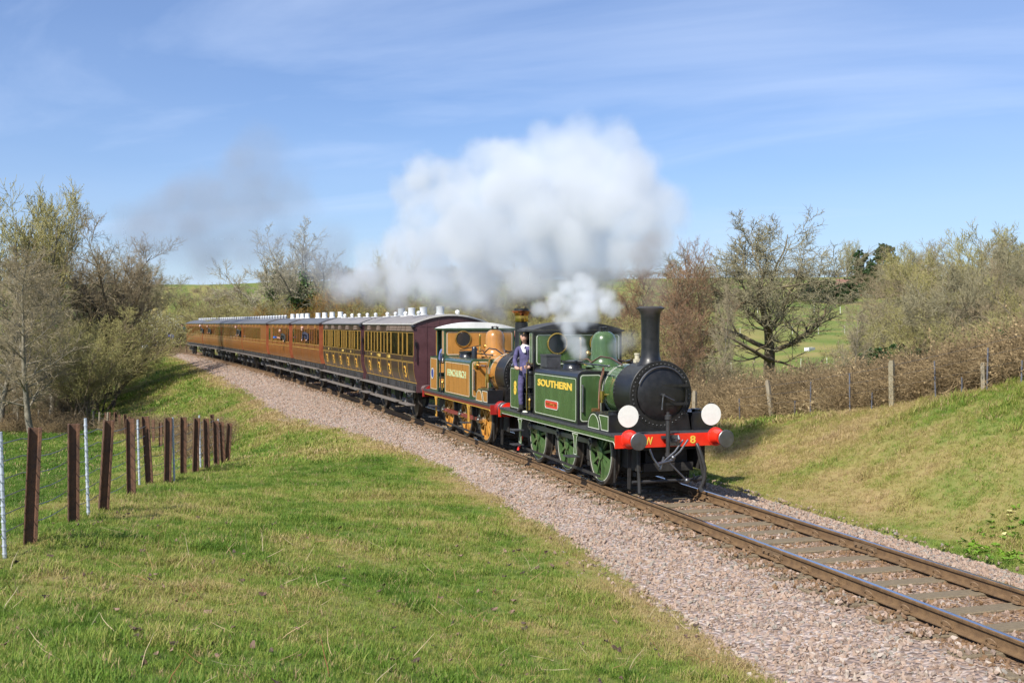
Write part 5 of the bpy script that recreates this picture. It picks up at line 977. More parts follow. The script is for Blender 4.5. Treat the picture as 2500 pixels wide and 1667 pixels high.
# ------------------------------------------------------------------ bare spring trees
def unit(v): return v / np.maximum(np.linalg.norm(v, axis=-1, keepdims=True), 1e-9)
def grow(seed, stems, levels):
    """stems: list of (x, y, z, dx, dy, dz, length, radius). Returns per level (points N x k x 3, radii N x k)"""
    r = np.random.default_rng(seed); st = np.array(stems, float); P0 = st[:, :3]; D = unit(st[:, 3:6]); Ln = st[:, 6]; Rd = st[:, 7]; out = []
    for li, lv in enumerate(levels):
        k = lv.get('seg', 4); N = len(P0); pts = np.zeros((N, k + 1, 3)); pts[:, 0] = P0; d = D.copy()
        for i in range(k):
            d = unit(d + r.normal(0, lv.get('wig', .15), (N, 3)) + np.array([0, 0, lv.get('up', .05)]) + lv.get('lean', np.zeros(3)))
            pts[:, i + 1] = pts[:, i] + d * (Ln / k)[:, None]
        tp = lv.get('taper', .35); rad = Rd[:, None] * (1 - (1 - tp) * np.linspace(0, 1, k + 1)[None] ** 0.9); out.append((pts, rad))
        if li == len(levels) - 1: break
        nx_ = levels[li + 1]; c = nx_['n']; t0 = nx_.get('t0', .25); M_ = N * c
        t = t0 + (1 - t0) * ((np.tile(np.arange(c), N) + r.random(M_)) / c); par = np.repeat(np.arange(N), c)
        f = t * k; i0 = np.minimum(f.astype(int), k - 1); w = (f - i0)[:, None]; P0 = pts[par, i0] * (1 - w) + pts[par, i0 + 1] * w; tg = unit(pts[par, i0 + 1] - pts[par, i0])
        ang = np.radians(nx_.get('ang', 45) + r.normal(0, nx_.get('angv', 10), M_)); hx_ = np.where(np.abs(tg[:, 2:3]) < .9, np.array([0, 0, 1.]), np.array([1., 0, 0])); f1 = unit(np.cross(tg, hx_)); f2 = np.cross(tg, f1); az_ = 2.4 * np.tile(np.arange(c), N) + np.repeat(r.random(N) * 6.28, c) + r.normal(0, .35, M_); pe = f1 * np.cos(az_)[:, None] + f2 * np.sin(az_)[:, None]; D = unit(tg * np.cos(ang)[:, None] + pe * np.sin(ang)[:, None])
        if nx_.get('flat'): D = unit(D * np.array([1, 1, nx_['flat']]))
        Ln = Ln[par] * nx_.get('len', .5) * (1 - nx_.get('fall', .5) * t) * (0.7 + 0.6 * r.random(M_)); Rd = np.minimum(rad[par, i0] * nx_.get('rr', .5), nx_.get('rmax', 9)); Rd = np.maximum(Rd, nx_.get('rmin', .004))
    return out
def branches(levels, sides, tips=True):
    VV = []; FF = []; nb = 0
    for (pts, rad), n in zip(levels, sides):
        N, k1, _ = pts.shape; d = np.empty_like(pts); d[:, 1:-1] = pts[:, 2:] - pts[:, :-2]; d[:, 0] = pts[:, 1] - pts[:, 0]; d[:, -1] = pts[:, -1] - pts[:, -2]; d = unit(d)
        a = np.where(np.abs(d[..., 2:3]) < .9, np.array([0, 0, 1.]), np.array([1., 0, 0])); e1 = unit(np.cross(d, a)); e2 = np.cross(d, e1)
        ph = 2 * math.pi * np.arange(n) / n; V = pts[:, :, None] + rad[:, :, None, None] * (np.cos(ph)[None, None, :, None] * e1[:, :, None] + np.sin(ph)[None, None, :, None] * e2[:, :, None])
        VV.append(V.reshape(-1, 3)); base = nb + (np.arange(N) * k1 * n)[:, None, None] + (np.arange(k1 - 1) * n)[None, :, None]; j = np.arange(n)[None, None]; j2 = (j + 1) % n
        FF.append(np.stack([base + j, base + j2, base + n + j2, base + n + j], -1).reshape(-1, 4)); nb += N * k1 * n
    return np.concatenate(VV), np.concatenate(FF)
def leaves_at(P, size, seed, droop=0.3):
    r = np.random.default_rng(seed); N = len(P); a = unit(r.normal(0, 1, (N, 3)) + np.array([0, 0, -droop])); b = unit(np.cross(a, r.normal(0, 1, (N, 3)))); s = size * (0.6 + 0.8 * r.random(N))[:, None]
    c = np.cross(a, b); V = np.stack([P, P + a * s * .5 + b * s * .35 + c * s * .08, P + a * s, P + a * s * .5 - b * s * .35 + c * s * .08], 1).reshape(-1, 3)
    return V, np.arange(4 * N).reshape(-1, 4)
def wood(name, c1, c2, sc=1.2): return M(name, c1, 0.85, scale=sc, col2=c2, bump=.4, bscale=18, spec=.2)
bark_grey = wood('lichen_bark', (0.110, 0.085, 0.052), (0.255, 0.212, 0.135), 4); bark_brown = wood('brown_bark', (0.095, 0.072, 0.046), (0.27, 0.220, 0.145), 4); bark_pale = wood('pale_bark', (0.15, 0.13, 0.095), (0.34, 0.30, 0.225), 4)
tw_olive = wood('olive_twig', (0.285, 0.255, 0.098), (0.42, 0.375, 0.155), .35); tw_brown = wood('brown_twig', (0.265, 0.208, 0.125), (0.385, 0.310, 0.190), .35); tw_red = wood('russet_twig', (0.24, 0.140, 0.080), (0.35, 0.215, 0.125), .35); tw_grey = wood('grey_twig', (0.225, 0.200, 0.120), (0.350, 0.315, 0.190), .35); tw_orange = wood('orange_twig', (0.28, 0.145, 0.030), (0.40, 0.235, 0.055), .35); tw_pale = wood('pale_twig', (0.32, 0.285, 0.19), (0.46, 0.41, 0.28), .35)
ivy_m = M('ivy_leaf', (0.035, 0.080, 0.016), 0.45, scale=1.6, col2=(0.10, 0.17, 0.030), spec=.35); holly_m = M('evergreen_leaf', (0.022, 0.055, 0.016), 0.45, scale=.8, col2=(0.060, 0.115, 0.030), spec=.35); bud_m = M('willow_bud', (0.29, 0.30, 0.085), 0.6, scale=.5, col2=(0.42, 0.40, 0.14)); blossom_m = M('blackthorn_blossom', (0.45, 0.45, 0.38), 0.6, scale=1, col2=(0.62, 0.61, 0.54))
TREES = {}
def tree_proto(key, seed, stems, levels, trunk_m, twig_m, sides=(9, 6, 4, 3, 3), ivy=0, leaf=None):
    lv = grow(seed, stems, levels); nT = min(3, len(lv) - 1)
    V, F = branches(lv[:nT], sides[:nT]); me1 = bpy.data.meshes.new('trunk'); fill(me1, V, F, trunk_m)
    V, F = branches(lv[nT:], sides[nT:]); me2 = bpy.data.meshes.new('crown'); fill(me2, V, F, twig_m); parts = [('trunk', me1), ('crown', me2)]
    if ivy:
        r = np.random.default_rng(seed + 1); pts, rad = lv[0]; Q = []
        for (pts, rad), fr_, n in ((lv[0], 1.0, ivy), (lv[1], .45, ivy // 2)):
            N, k1, _ = pts.shape; i = r.integers(0, N, n); f = r.random(n) * fr_ * (k1 - 1); a = f.astype(int); a = np.minimum(a, k1 - 2); w = (f - a)[:, None]; p = pts[i, a] * (1 - w) + pts[i, a + 1] * w; Q.append(p + unit(r.normal(0, 1, (n, 3))) * (rad[i, a] * 1.1 + .10 + .45 * r.random(n) ** 2)[:, None])
        V, F = leaves_at(np.concatenate(Q), .17, seed); me = bpy.data.meshes.new('ivy'); fill(me, V, F, ivy_m); parts.append(('ivy', me))
    if leaf:
        m_, n, size = leaf; r = np.random.default_rng(seed + 2); pts, rad = lv[-1]; i = r.integers(0, len(pts), n); k = pts.shape[1]; f = r.random(n)[:, None]; p = pts[i, 0] * (1 - f) + pts[i, -1] * f; V, F = leaves_at(p, size, seed, .0); me = bpy.data.meshes.new('buds'); fill(me, V, F, m_); parts.append(('buds', me))
    TREES[key] = parts
def fill(me, V, F, m):
    me.vertices.add(len(V)); me.vertices.foreach_set('co', V.astype(np.float32).ravel()); me.loops.add(F.size); me.loops.foreach_set('vertex_index', F.ravel().astype(np.int32)); me.polygons.add(len(F)); me.polygons.foreach_set('loop_start', np.arange(0, F.size, 4, dtype=np.int32)); me.update(calc_edges=True); me.materials.append(m)
# prototypes about 12 m tall
def twl(n, len_, rmin, seg, ang=40, wig=.10, up=.06, fall=.25, rr=.6, t0=.12, taper=.45): return dict(n=n, t0=t0, ang=ang, angv=9, len=len_, fall=fall, rr=rr, rmin=rmin, seg=seg, wig=wig, up=up, taper=taper)
tree_proto('oak', 11, [(0, 0, 0, .03, 0, 1, 8.6, .36)], [dict(seg=9, wig=.13, up=.05, taper=.16), dict(n=13, t0=.34, ang=56, angv=12, len=.74, fall=.50, rr=.66, seg=8, wig=.19, up=.09, taper=.18), dict(n=10, t0=.18, ang=46, angv=12, len=.56, fall=.45, rr=.5, seg=6, wig=.18, up=.10, taper=.22), twl(8, .46, .015, 4, 42, .17, .07), twl(6, .55, .011, 3, 40, .15, .05), twl(3, .6, .009, 2, 38, .13, .05)], bark_grey, tw_grey, (10, 7, 5, 4, 3, 3))
tree_proto('oak_brown', 12, [(0, 0, 0, -.04, .04, 1, 5.6, .32)], [dict(seg=6, wig=.08, up=.08, taper=.65), dict(n=9, t0=.42, ang=42, angv=12, len=1.10, fall=.25, rr=.58, seg=8, wig=.16, up=.11, taper=.18), dict(n=10, t0=.20, ang=44, angv=10, len=.44, fall=.35, rr=.58, seg=5, wig=.16, up=.10, taper=.28), twl(8, .48, .015, 3, 40, .14, .08), twl(7, .52, .011, 2, 38, .12, .07), twl(3, .6, .0085, 1, 36)], bark_brown, tw_brown, (9, 6, 5, 4, 3, 3))
tree_proto('alder', 13, [(0, 0, 0, 0, .03, 1, 11.5, .17)], [dict(seg=9, wig=.05, up=.08, taper=.10), dict(n=36, t0=.14, ang=60, angv=8, len=.30, fall=.66, rr=.38, rmin=.026, seg=4, wig=.09, up=.09, taper=.3), twl(9, .50, .014, 3, 40, .10, .07, .4), twl(7, .55, .0105, 2, 38, .10, .06), twl(4, .6, .0085, 1, 36)], bark_pale, wood('alder_twig', (0.30, 0.245, 0.150), (0.425, 0.355, 0.225), .35), (8, 5, 4, 3, 3))
tree_proto('alder_red', 14, [(0, 0, 0, .02, -.03, 1, 9.5, .17), (.5, .3, 0, .12, .08, 1, 8.0, .12)], [dict(seg=8, wig=.07, up=.08, taper=.12), dict(n=24, t0=.24, ang=50, angv=9, len=.36, fall=.55, rr=.42, rmin=.028, seg=5, wig=.12, up=.12, taper=.25), twl(8, .48, .014, 3, 42, .12, .08, .4), twl(6, .55, .0105, 2, 40, .12, .06), twl(3, .6, .0085, 1, 36)], bark_brown, tw_red, (8, 5, 4, 3, 3))
tree_proto('ash', 15, [(0, 0, 0, .03, 0, 1, 6.4, .29)], [dict(seg=6, wig=.06, up=.08, taper=.7), dict(n=10, t0=.42, ang=36, angv=9, len=1.12, fall=.25, rr=.52, seg=8, wig=.12, up=.12, taper=.15), dict(n=11, t0=.2, ang=42, angv=9, len=.38, fall=.35, rr=.5, seg=5, wig=.14, up=.16, taper=.3), twl(8, .48, .016, 3, 40, .13, .14), twl(6, .52, .0125, 2, 38, .12, .16, taper=.7)], bark_pale, tw_olive, (9, 6, 5, 3, 3), leaf=(tw_olive, 5000, .08))
r_ = np.random.default_rng(21)
def multi(n, sp, h, rad, tilt): return [(r_.normal(0, sp * .25), r_.normal(0, sp * .25), 0, r_.normal(0, tilt), r_.normal(0, tilt), 1, h * (.75 + .4 * r_.random()), rad * (.7 + .5 * r_.random())) for _ in range(n)]
tree_proto('sallow', 16, multi(10, 2.2, 6.4, .085, .40), [dict(seg=7, wig=.10, up=.02, taper=.2), dict(n=10, t0=.22, ang=36, angv=10, len=.40, fall=.35, rr=.45, rmin=.02, seg=5, wig=.12, up=.08, taper=.3), twl(8, .5, .013, 3, 38, .12, .07), twl(7, .55, .010, 2, 36, .12, .06), twl(2, .6, .0085, 1, 34)], bark_brown, tw_olive, (7, 5, 4, 3, 3), leaf=(bud_m, 15000, .045))
tree_proto('hazel', 17, multi(14, 1.6, 4.4, .05, .34), [dict(seg=5, wig=.09, up=.05, taper=.25), dict(n=8, t0=.2, ang=32, angv=10, len=.42, fall=.3, rr=.5, rmin=.014, seg=4, wig=.12, up=.08, taper=.35), twl(7, .5, .0105, 3, 36, .12, .06), twl(6, .5, .0085, 1, 36)], bark_brown, tw_brown, (6, 4, 3, 3))
tree_proto('orange_sallow', 18, multi(12, 2.0, 4.8, .06, .36), [dict(seg=5, wig=.09, up=.05, taper=.3), dict(n=9, t0=.2, ang=32, angv=10, len=.42, fall=.3, rr=.5, rmin=.016, seg=4, wig=.12, up=.10, taper=.35), twl(8, .5, .0125, 3, 36, .12, .08), twl(6, .55, .0105, 1, 36)], bark_brown, tw_orange, (6, 4, 3, 3))
tree_proto('blackthorn', 19, multi(13, 2.2, 3.4, .05, .6), [dict(seg=5, wig=.16, up=.03, taper=.3), dict(n=10, t0=.1, ang=48, angv=15, len=.45, fall=.3, rr=.5, rmin=.014, seg=3, wig=.2, up=.04, taper=.35), twl(8, .5, .010, 2, 45, .2, .03), twl(6, .5, .0085, 1, 45)], bark_brown, tw_olive, (6, 4, 3, 3), leaf=(blossom_m, 5200, .06))
tree_proto('ivy_tree', 20, [(0, 0, 0, .04, 0, 1, 6.6, .26)], [dict(seg=6, wig=.08, up=.08, taper=.65), dict(n=11, t0=.36, ang=42, angv=10, len=.98, fall=.30, rr=.5, seg=7, wig=.16, up=.12, taper=.18), dict(n=11, t0=.20, ang=42, angv=10, len=.42, fall=.35, rr=.5, seg=5, wig=.16, up=.1, taper=.3), twl(8, .48, .016, 3, 40, .14, .1), twl(6, .5, .012, 2, 40, .12, .1, taper=.6)], bark_pale, tw_pale, (8, 6, 5, 3, 3), ivy=11000, leaf=(tw_pale, 5000, .07))
tree_proto('holly', 22, [(0, 0, 0, 0, 0, 1, 6.0, .16)], [dict(seg=6, wig=.06, up=.1, taper=.15), dict(n=34, t0=.05, ang=64, angv=12, len=.42, fall=.66, rr=.4, rmin=.02, seg=4, wig=.15, up=.10, taper=.3), dict(n=9, t0=.15, ang=45, len=.5, fall=.4, rr=.5, rmin=.012, seg=2, wig=.2, taper=.4), dict(n=5, t0=.1, ang=45, len=.5, fall=.3, rr=.6, rmin=.008, seg=1, taper=.5)], bark_brown, bark_brown, (7, 4, 3, 3), leaf=(holly_m, 60000, .105))
tree_proto('coppice', 23, multi(22, 1.0, 3.8, .030, .16), [dict(seg=5, wig=.05, up=.05, taper=.35), dict(n=4, t0=.5, ang=24, angv=8, len=.22, fall=.3, rr=.5, rmin=.010, seg=2, wig=.1, up=.1, taper=.4), dict(n=3, t0=.2, ang=30, len=.5, fall=.3, rr=.6, rmin=.008, seg=1, taper=.5)], wood('tan_pole', (0.30, 0.20, 0.105), (0.44, 0.32, 0.19)), tw_orange, (6, 4, 3))
HT = {}
for k, pr in TREES.items(): HT[k] = max(max(v.co[2] for v in me.vertices) for nm, me in pr[:2])
def plant(key, name, label, pos, height, rz=None, cat='tree', group=None, wide=1.0, sink=0.1):
    z = float(land(pos[0], pos[1])) - sink; T = empty(name, (float(pos[0]), float(pos[1]), z), random.uniform(0, 6.28) if rz is None else rz, label, cat, group); s = height / HT[key]; T.scale = (s * wide, s * wide, s)
    for nm, me in TREES[key]: link(bpy.data.objects.new(nm, me), T)
    return T
def col(u, d):
    """ground point d metres ahead in image column u (0..2352)"""
    p = V2(u, 742, d); return p[:2]
def hgt(u, d, vtop):
    """height that reaches image row vtop from the ground there"""
    p = col(u, d); return float(V2(u, vtop, d)[2] - land(p[0], p[1])) + .1
def T_(key, name, label, u, d, vtop, **k): return plant(key, name, label, col(u, d), hgt(u, d, vtop), **k)
_cnt = {}
def nth():
    import sys
    k = sys._getframe(1).f_lineno; _cnt[k] = _cnt.get(k, -1) + 1; return ORD[_cnt[k]]
# left hand copse
T_('ash', 'ash_tree', 'tallest bare tree at the far left, thin crown against the sky', 40, 78, 400, wide=.95, rz=1.0)
T_('ash', 'ash_tree', 'slender pale bare tree second tallest at the left, crown beside the tallest', 118, 84, 405, wide=.62, rz=2.2)
T_('oak_brown', 'oak_tree', 'broad bare tree with domed crown right of the tallest left tree', 215, 80, 478, wide=1.0, rz=.4)
T_('oak', 'oak_tree', 'bare tree whose low limbs reach right over the railway at the left', 275, 92, 545, wide=.8, rz=3.3)
T_('alder', 'alder_tree', 'brown twiggy tree with pale straight trunk beside the left field', 70, 63, 565, wide=1.35, rz=.0)
T_('alder', 'alder_tree', 'brown twiggy tree cut by the left picture edge', -5, 66, 590, wide=1.35, rz=2.0)
T_('alder', 'alder_tree', 'second brown twiggy tree close behind the pale trunked one', 118, 72, 600, wide=1.2, rz=4.0)
T_('sallow', 'willow_tree', 'olive bushy willow overhanging the shaded bank', 215, 76, 660, wide=1.15, rz=.5)
T_('sallow', 'willow_tree', 'olive willow leaning beside the track at the left', 262, 98, 690, wide=1.1, rz=2.5)
T_('sallow', 'willow_tree', 'dense olive willow behind the pale trunk', 150, 82, 670, wide=1.2, rz=4.4)
T_('sallow', 'willow_tree', 'low olive willow at the far left behind the field', 20, 80, 700, wide=1.3, rz=3.1)
T_('sallow', 'willow_tree', 'pale olive willow at the front edge of the left copse', 185, 69, 700, wide=1.0, rz=1.7); T_('sallow', 'willow_tree', 'olive willow nearest the shaded bank', 248, 86, 705, wide=1.05, rz=5.2)
for i, (u, d, v) in enumerate(((250, 105, 800), (205, 84, 860), (160, 70, 850), (110, 74, 870), (60, 76, 830), (10, 74, 850), (-20, 70, 880))):
    T_('hazel', 'hazel_bush', 'tangled brown underwood below the left trees, %s bush from the right' % nth(), u, d, v, cat='bush', group='underwood below the left trees', wide=1.4)
T_('oak', 'oak_tree', 'small rounded bare tree on the skyline at the left', 340, 215, 588, wide=1.15)
# beyond the tail of the train
for i, (u, d, v, k, nm, lb) in enumerate(((330, 150, 712, 'blackthorn', 'blackthorn_bush', 0), (372, 150, 700, 'blackthorn', 'blackthorn_bush', 0), (408, 145, 704, 'blackthorn', 'blackthorn_bush', 0), (300, 165, 695, 'sallow', 'willow_tree', 1), (350, 170, 712, 'sallow', 'willow_tree', 1), (425, 160, 716, 'sallow', 'willow_tree', 1))):
    T_(k, nm, ('flowering blackthorn beyond the train tail, %s from the left', 'low willow beyond the train tail, %s from the left')[lb] % ORD[i % 3], u, d, v, cat=('bush', 'tree')[lb], group=('blackthorn beyond the train tail', 'willows beyond the train tail')[lb], wide=1.7)
T_('hazel', 'hazel_bush', 'tall grey brown twiggy bush above the rear carriages', 508, 128, 622, cat='bush', wide=1.2); T_('sallow', 'willow_tree', 'olive willow above the second bogie carriage', 555, 122, 655, wide=1.3); T_('sallow', 'willow_tree', 'olive willow above the rearmost carriage', 470, 132, 690, wide=1.1)
T_('ivy_tree', 'ivy_clad_tree', 'left of the two tall ivy clad trees behind the carriages', 632, 112, 508, wide=1.2, rz=.3); T_('ivy_tree', 'ivy_clad_tree', 'right of the two tall ivy clad trees behind the carriages', 708, 108, 494, wide=1.2, rz=2.4); T_('ivy_tree', 'ivy_clad_tree', 'thinner ivy clad tree between the two tall ones', 672, 120, 525, wide=.9, rz=4.0)
for u, d, v, w in ((620, 98, 690, 1.4), (690, 92, 690, 1.5), (735, 100, 640, 1.2), (770, 92, 655, 1.3), (880, 84, 690, 1.5)): T_('orange_sallow', 'orange_willow', 'orange twigged willow behind the middle carriages, %s from the left' % nth(), u, d, v, cat='bush', group='orange willows behind the carriages', wide=w)
for u, d, v, k in ((790, 110, 600, 'oak_brown'), (840, 100, 610, 'oak'), (910, 105, 560, 'ash'), (960, 96, 620, 'oak_brown'), (1040, 100, 600, 'oak'), (1130, 95, 610, 'oak_brown'), (1210, 90, 600, 'oak'), (1300, 92, 610, 'oak_brown'), (1395, 84, 600, 'oak')):
    T_(k, 'bare_tree', 'bare tree half hidden by smoke above the carriages, %s from the left' % nth(), u, d, v, group='trees half hidden by the smoke', wide=.9)
for u, d, v in ((590, 108, 668), (650, 100, 672), (820, 86, 672), (930, 80, 678), (1010, 78, 690), (1080, 72, 690), (1170, 70, 700), (1260, 72, 690), (1350, 70, 700), (1420, 68, 700)): T_('sallow', 'willow_tree', 'olive willow scrub behind the train, %s clump from the left' % nth(), u, d, v, group='willow scrub along the far side of the train', wide=1.35)
# right of the chimney
T_('alder_red', 'alder_tree', 'russet twigged tree just right of the black chimney', 1545, 66, 590, wide=1.0, rz=1.0); T_('alder_red', 'alder_tree', 'russet twigged tree behind the chimney smoke', 1480, 72, 600, wide=.95, rz=2.0); T_('alder_red', 'alder_tree', 'low russet tree nearest the smokebox', 1570, 58, 690, wide=1.0, rz=4.0)
T_('alder_red', 'alder_tree', 'upright brown tree between the russet tree and the great oak', 1612, 68, 538, wide=.72, rz=3.0); T_('alder', 'alder_tree', 'thin leaning tree left of the great oak trunk', 1655, 62, 640, wide=.5, rz=1.0)
T_('oak', 'oak_tree', 'great spreading bare oak right of the chimney', 1778, 76, 472, wide=1.34, rz=3.6)
T_('ash', 'ash_tree', 'pale distant bare tree on the skyline right of the great oak', 1948, 250, 545, wide=.8)
for u, d, v, lb in ((1985, 230, 575, 'dark green holly tree beside the distant brick house'), (2025, 225, 558, 'tallest dark evergreen behind the distant brick house')): T_('holly', 'holly_tree', lb, u, d, v, wide=1.1)
for u, d, v in ((1850, 220, 648), (1882, 215, 640), (1912, 212, 642), (1945, 214, 646)): T_('holly', 'holly_bush', 'dark evergreen bush before the distant house, %s from the left' % nth(), u, d, v, cat='bush', group='evergreens by the house', wide=1.9)
# wood on the right
wr = [(2265, 72, 560, 'oak'), (2175, 82, 580, 'ash'), (2385, 84, 520, 'oak'), (2045, 150, 560, 'oak_brown'), (2090, 120, 555, 'ash'), (2140, 125, 545, 'oak'), (2190, 105, 545, 'oak_brown'), (2245, 96, 500, 'ash'), (2300, 100, 510, 'oak'), (2350, 92, 540, 'oak_brown'), (2160, 90, 620, 'oak'), (2240, 80, 590, 'oak_brown'), (2320, 76, 600, 'oak_brown'), (2070, 100, 640, 'oak_brown'), (2110, 84, 660, 'sallow'), (2200, 74, 660, 'sallow'), (2290, 66, 650, 'oak_brown'), (2380, 70, 620, 'ash'), (2030, 95, 700, 'sallow'), (2130, 70, 720, 'sallow'), (2245, 62, 700, 'sallow'), (2345, 58, 690, 'sallow'), (2010, 130, 660, 'oak_brown')]
for u, d, v, k in sorted(wr): T_(k, 'woodland_tree', 'bare tree of the right hand wood, %s from its left edge' % nth(), u, d, v, group='trees of the right hand wood', wide=1.15)
T_('alder', 'young_tree', 'young dark forked tree standing before the right hand wood', 1950, 58, 700, wide=.9, rz=2.0)
for u, d, v in ((1990, 62, 800), (2075, 66, 790), (2150, 60, 800), (2330, 52, 760)): T_('holly', 'holly_bush', 'dark holly bush below the right wood, %s from the left' % nth(), u, d, v, cat='bush', group='hollies below the right hand wood', wide=1.5)
for u, d, v in ((1610, 60, 790), (1650, 64, 800), (1700, 70, 805), (1740, 62, 825), (1830, 68, 810), (1880, 74, 800), (1925, 66, 800), (2050, 54, 790), (2210, 50, 780)): T_('hazel', 'hazel_bush', 'bare brown bush below the great oak and wood, %s from the left' % nth(), u, d, v, cat='bush', group='bushes under the oak and wood', wide=1.4)
T_('coppice', 'coppice_stool', 'clump of tall tan upright stems by the right hand fence', 2290, 31, 742, cat='bush', wide=1.0)
# distant hedges and skyline trees
for i, u in enumerate(range(-60, 620, 34)): T_('hazel', 'hedge_bush', 'bush of the far left skyline hedge, %s from the left' % nth(), u, 330 + 25 * math.sin(i * 2.1), 655 + 6 * math.sin(i), cat='bush', group='bushes of the far left hedge', wide=2.4)
for i, u in enumerate(range(640, 2400, 75)): T_('hazel', 'hedge_bush', 'bush of the low far ridge hedge, %s from the left' % nth(), u, 372 + 14 * math.sin(i * 1.7), 611 + 5 * math.sin(i * 2.3), cat='bush', group='low hedge on the far ridge', wide=4.0)
for i, (u, d, v) in enumerate(((1690, 195, 665), (1640, 190, 690), (1560, 200, 660), (1500, 170, 690), (1440, 180, 680), (1380, 150, 680))): T_('hazel', 'hedge_bush', 'brown bush in the field hedge behind the russet trees, %s from the right' % nth(), u, d, v, cat='bush', group='bushes of the field hedge', wide=2.2)
# ------------------------------------------------------------------ fences, signs, house
post_m = M('rusty_rail_post', (0.075, 0.040, 0.026), 0.8, scale=7, col2=(0.175, 0.085, 0.045), bump=.4, bscale=40); galv = M('galvanised', (0.52, 0.56, 0.62), 0.5, 0.2, var=0.15, scale=20); wood_post = M('old_post', (0.20, 0.165, 0.11), 0.9, scale=8, col2=(0.36, 0.31, 0.225), bump=.5, bscale=25, stretch=(3, 3, .5)); wire_m = M('fence_wire', (0.26, 0.27, 0.28), 0.5, 0.8); conc = M('concrete_post', (0.20, 0.17, 0.105), 0.95, scale=9, col2=(0.33, 0.29, 0.195), bump=.6, bscale=30)
stake_m = M('blue_grey_stake', (0.15, 0.155, 0.18), 0.5, 0.2, var=.15)
rp_ = [(-.075, -.065), (-.075, .065), (-.064, .065), (-.05, .012), (.035, .010), (.045, .035), (.075, .035), (.078, 0), (.075, -.035), (.045, -.035), (.035, -.010), (-.05, -.012), (-.064, -.065)]
fe = empty('rail_post_fence', (5.38, -10.41, float(land(5.38, -10.41))), 0, 'fence of old rusty rail posts and wire beside the left field', 'fence')
base = np.array(fe.location)
def rail_post(p, h, az, tilt, parent, proto={}):
    key = round(h, 1)
    mb = MB().prism(rp_, 'z', -.35, h); o = mb.build('post', post_m, parent); o.location = np.array(p) - base; o.rotation_euler = (tilt[0], tilt[1], az); return o
post_uv = [(69, 1250), (169, 1201), (238, 1174), (302, 1141), (344, 1113), (385, 1111), (421, 1093), (449, 1086), (475.6, 1078), (498, 1074), (513, 1068.5), (522, 1066.5)]
tops = []
for i, (u, v) in enumerate(post_uv):
    (x, y, z), dd_ = hit(u, v); hh = (268, 228, 210, 180, 158, 152, 136, 127, 117, 108, 100, 95)[i] / .9408 * dd_ / FPX; rail_post((x, y, z), min(max(hh, 1.2), 1.6), math.atan2(CAM[0] - x, -(CAM[1] - y)) + R(random.uniform(-9, 9)), (R(random.uniform(-3.5, 3.5)), R(random.uniform(-3.5, 3.5))), fe); tops.append((x, y, z))
for (u, v) in ((11, 1283), (203, 1184), (320.5, 1118), (400.6, 1109), (460.8, 1077), (503.8, 1069)):
    (x, y, z), dd_ = hit(u, v); d = MB().cyl((0, 0, -.3), (0, 0, 1.42), .021, n=8); [d.cyl((0, 0, q), (0, 0, q + .02), .026, n=8) for q in np.arange(.05, 1.40, .09)]
    o = d.build('stake', galv, fe); o.location = np.array((x, y, z)) - base; o.rotation_euler = (R(1.2), R(2.0), 0)
full = [(9.5, -11.2, float(land(9.5, -11.2)))] + tops
for k, h in enumerate((.25, .45, .65, .85, 1.05, 1.25)):
    pts = []
    for i in range(len(full) - 1):
        a, b_ = np.array(full[i]), np.array(full[i + 1])
        for t in np.linspace(0, 1, 6)[:-1]: p_ = a * (1 - t) + b_ * t; pts.append(p_ + np.array([0, -.08, h - .05 * math.sin(math.pi * t)]) - base)
    MB().tube(pts, .0065, 4).build('wire', wire_m, fe)
# the fence turning left along the foot of the bank
f2 = empty('rail_post_fence', tuple(V2(490, 1032, 50)), 0, 'second row of dark rail posts crossing the foot of the bank', 'fence'); base = np.array(f2.location)
for u, d in ((488, 46), (428, 47.5), (392, 49), (368, 50.5), (352, 52), (330, 54), (315, 55.5), (300, 57), (288, 58.5), (276, 60), (264, 61.5), (250, 63), (241, 64)):
    x, y = col(u, d); rail_post((x, y, float(land(x, y))), 1.12, random.uniform(0, 3), (R(random.uniform(-4, 4)), R(random.uniform(-5, 5))), f2)
# weathered wooden fences
def wfence(name, label, pts, h, r=.055, wires=(.5, .8, 1.05), lean=6, mat=wood_post):
    p0 = pts[0]; b0 = np.array((p0[0], p0[1], float(land(p0[0], p0[1])))); T = empty(name, tuple(b0), 0, label, 'fence'); tp = []
    for x, y in pts:
        z = float(land(x, y)); mb = MB().tube([(0, 0, -.3), (0, 0, h * .5), (0, 0, h)], [r * 1.1, r, r * .92], 7); o = mb.build('post', mat, T); o.location = np.array((x, y, z)) - b0; o.rotation_euler = (R(random.uniform(-lean, lean)), R(random.uniform(-lean, lean)), random.random() * 6); tp.append((x, y, z))
    for w in wires:
        q = []
        for i in range(len(tp) - 1):
            a, b_ = np.array(tp[i]), np.array(tp[i + 1])
            for t in np.linspace(0, 1, 4)[:-1]: q.append(a * (1 - t) + b_ * t + np.array([0, 0, w]) - b0)
        q.append(np.array(tp[-1]) + np.array([0, 0, w]) - b0); MB().tube(q, .006, 3).build('wire', wire_m, T)
    return T
wfence('wooden_fence', 'pale leaning wooden fence posts by the foot of the shaded bank', [col(u, d) for u, d in ((245, 62), (226, 64), (213, 66), (201, 69), (193, 73), (188, 80), (186, 90))], 1.15)
wfence('wooden_fence', 'old wooden fence along the edge of the left copse', [col(u, d) for u, d in ((186, 71), (140, 69), (112, 68), (84, 67.5), (38, 66), (-20, 65))], 1.15, lean=10)
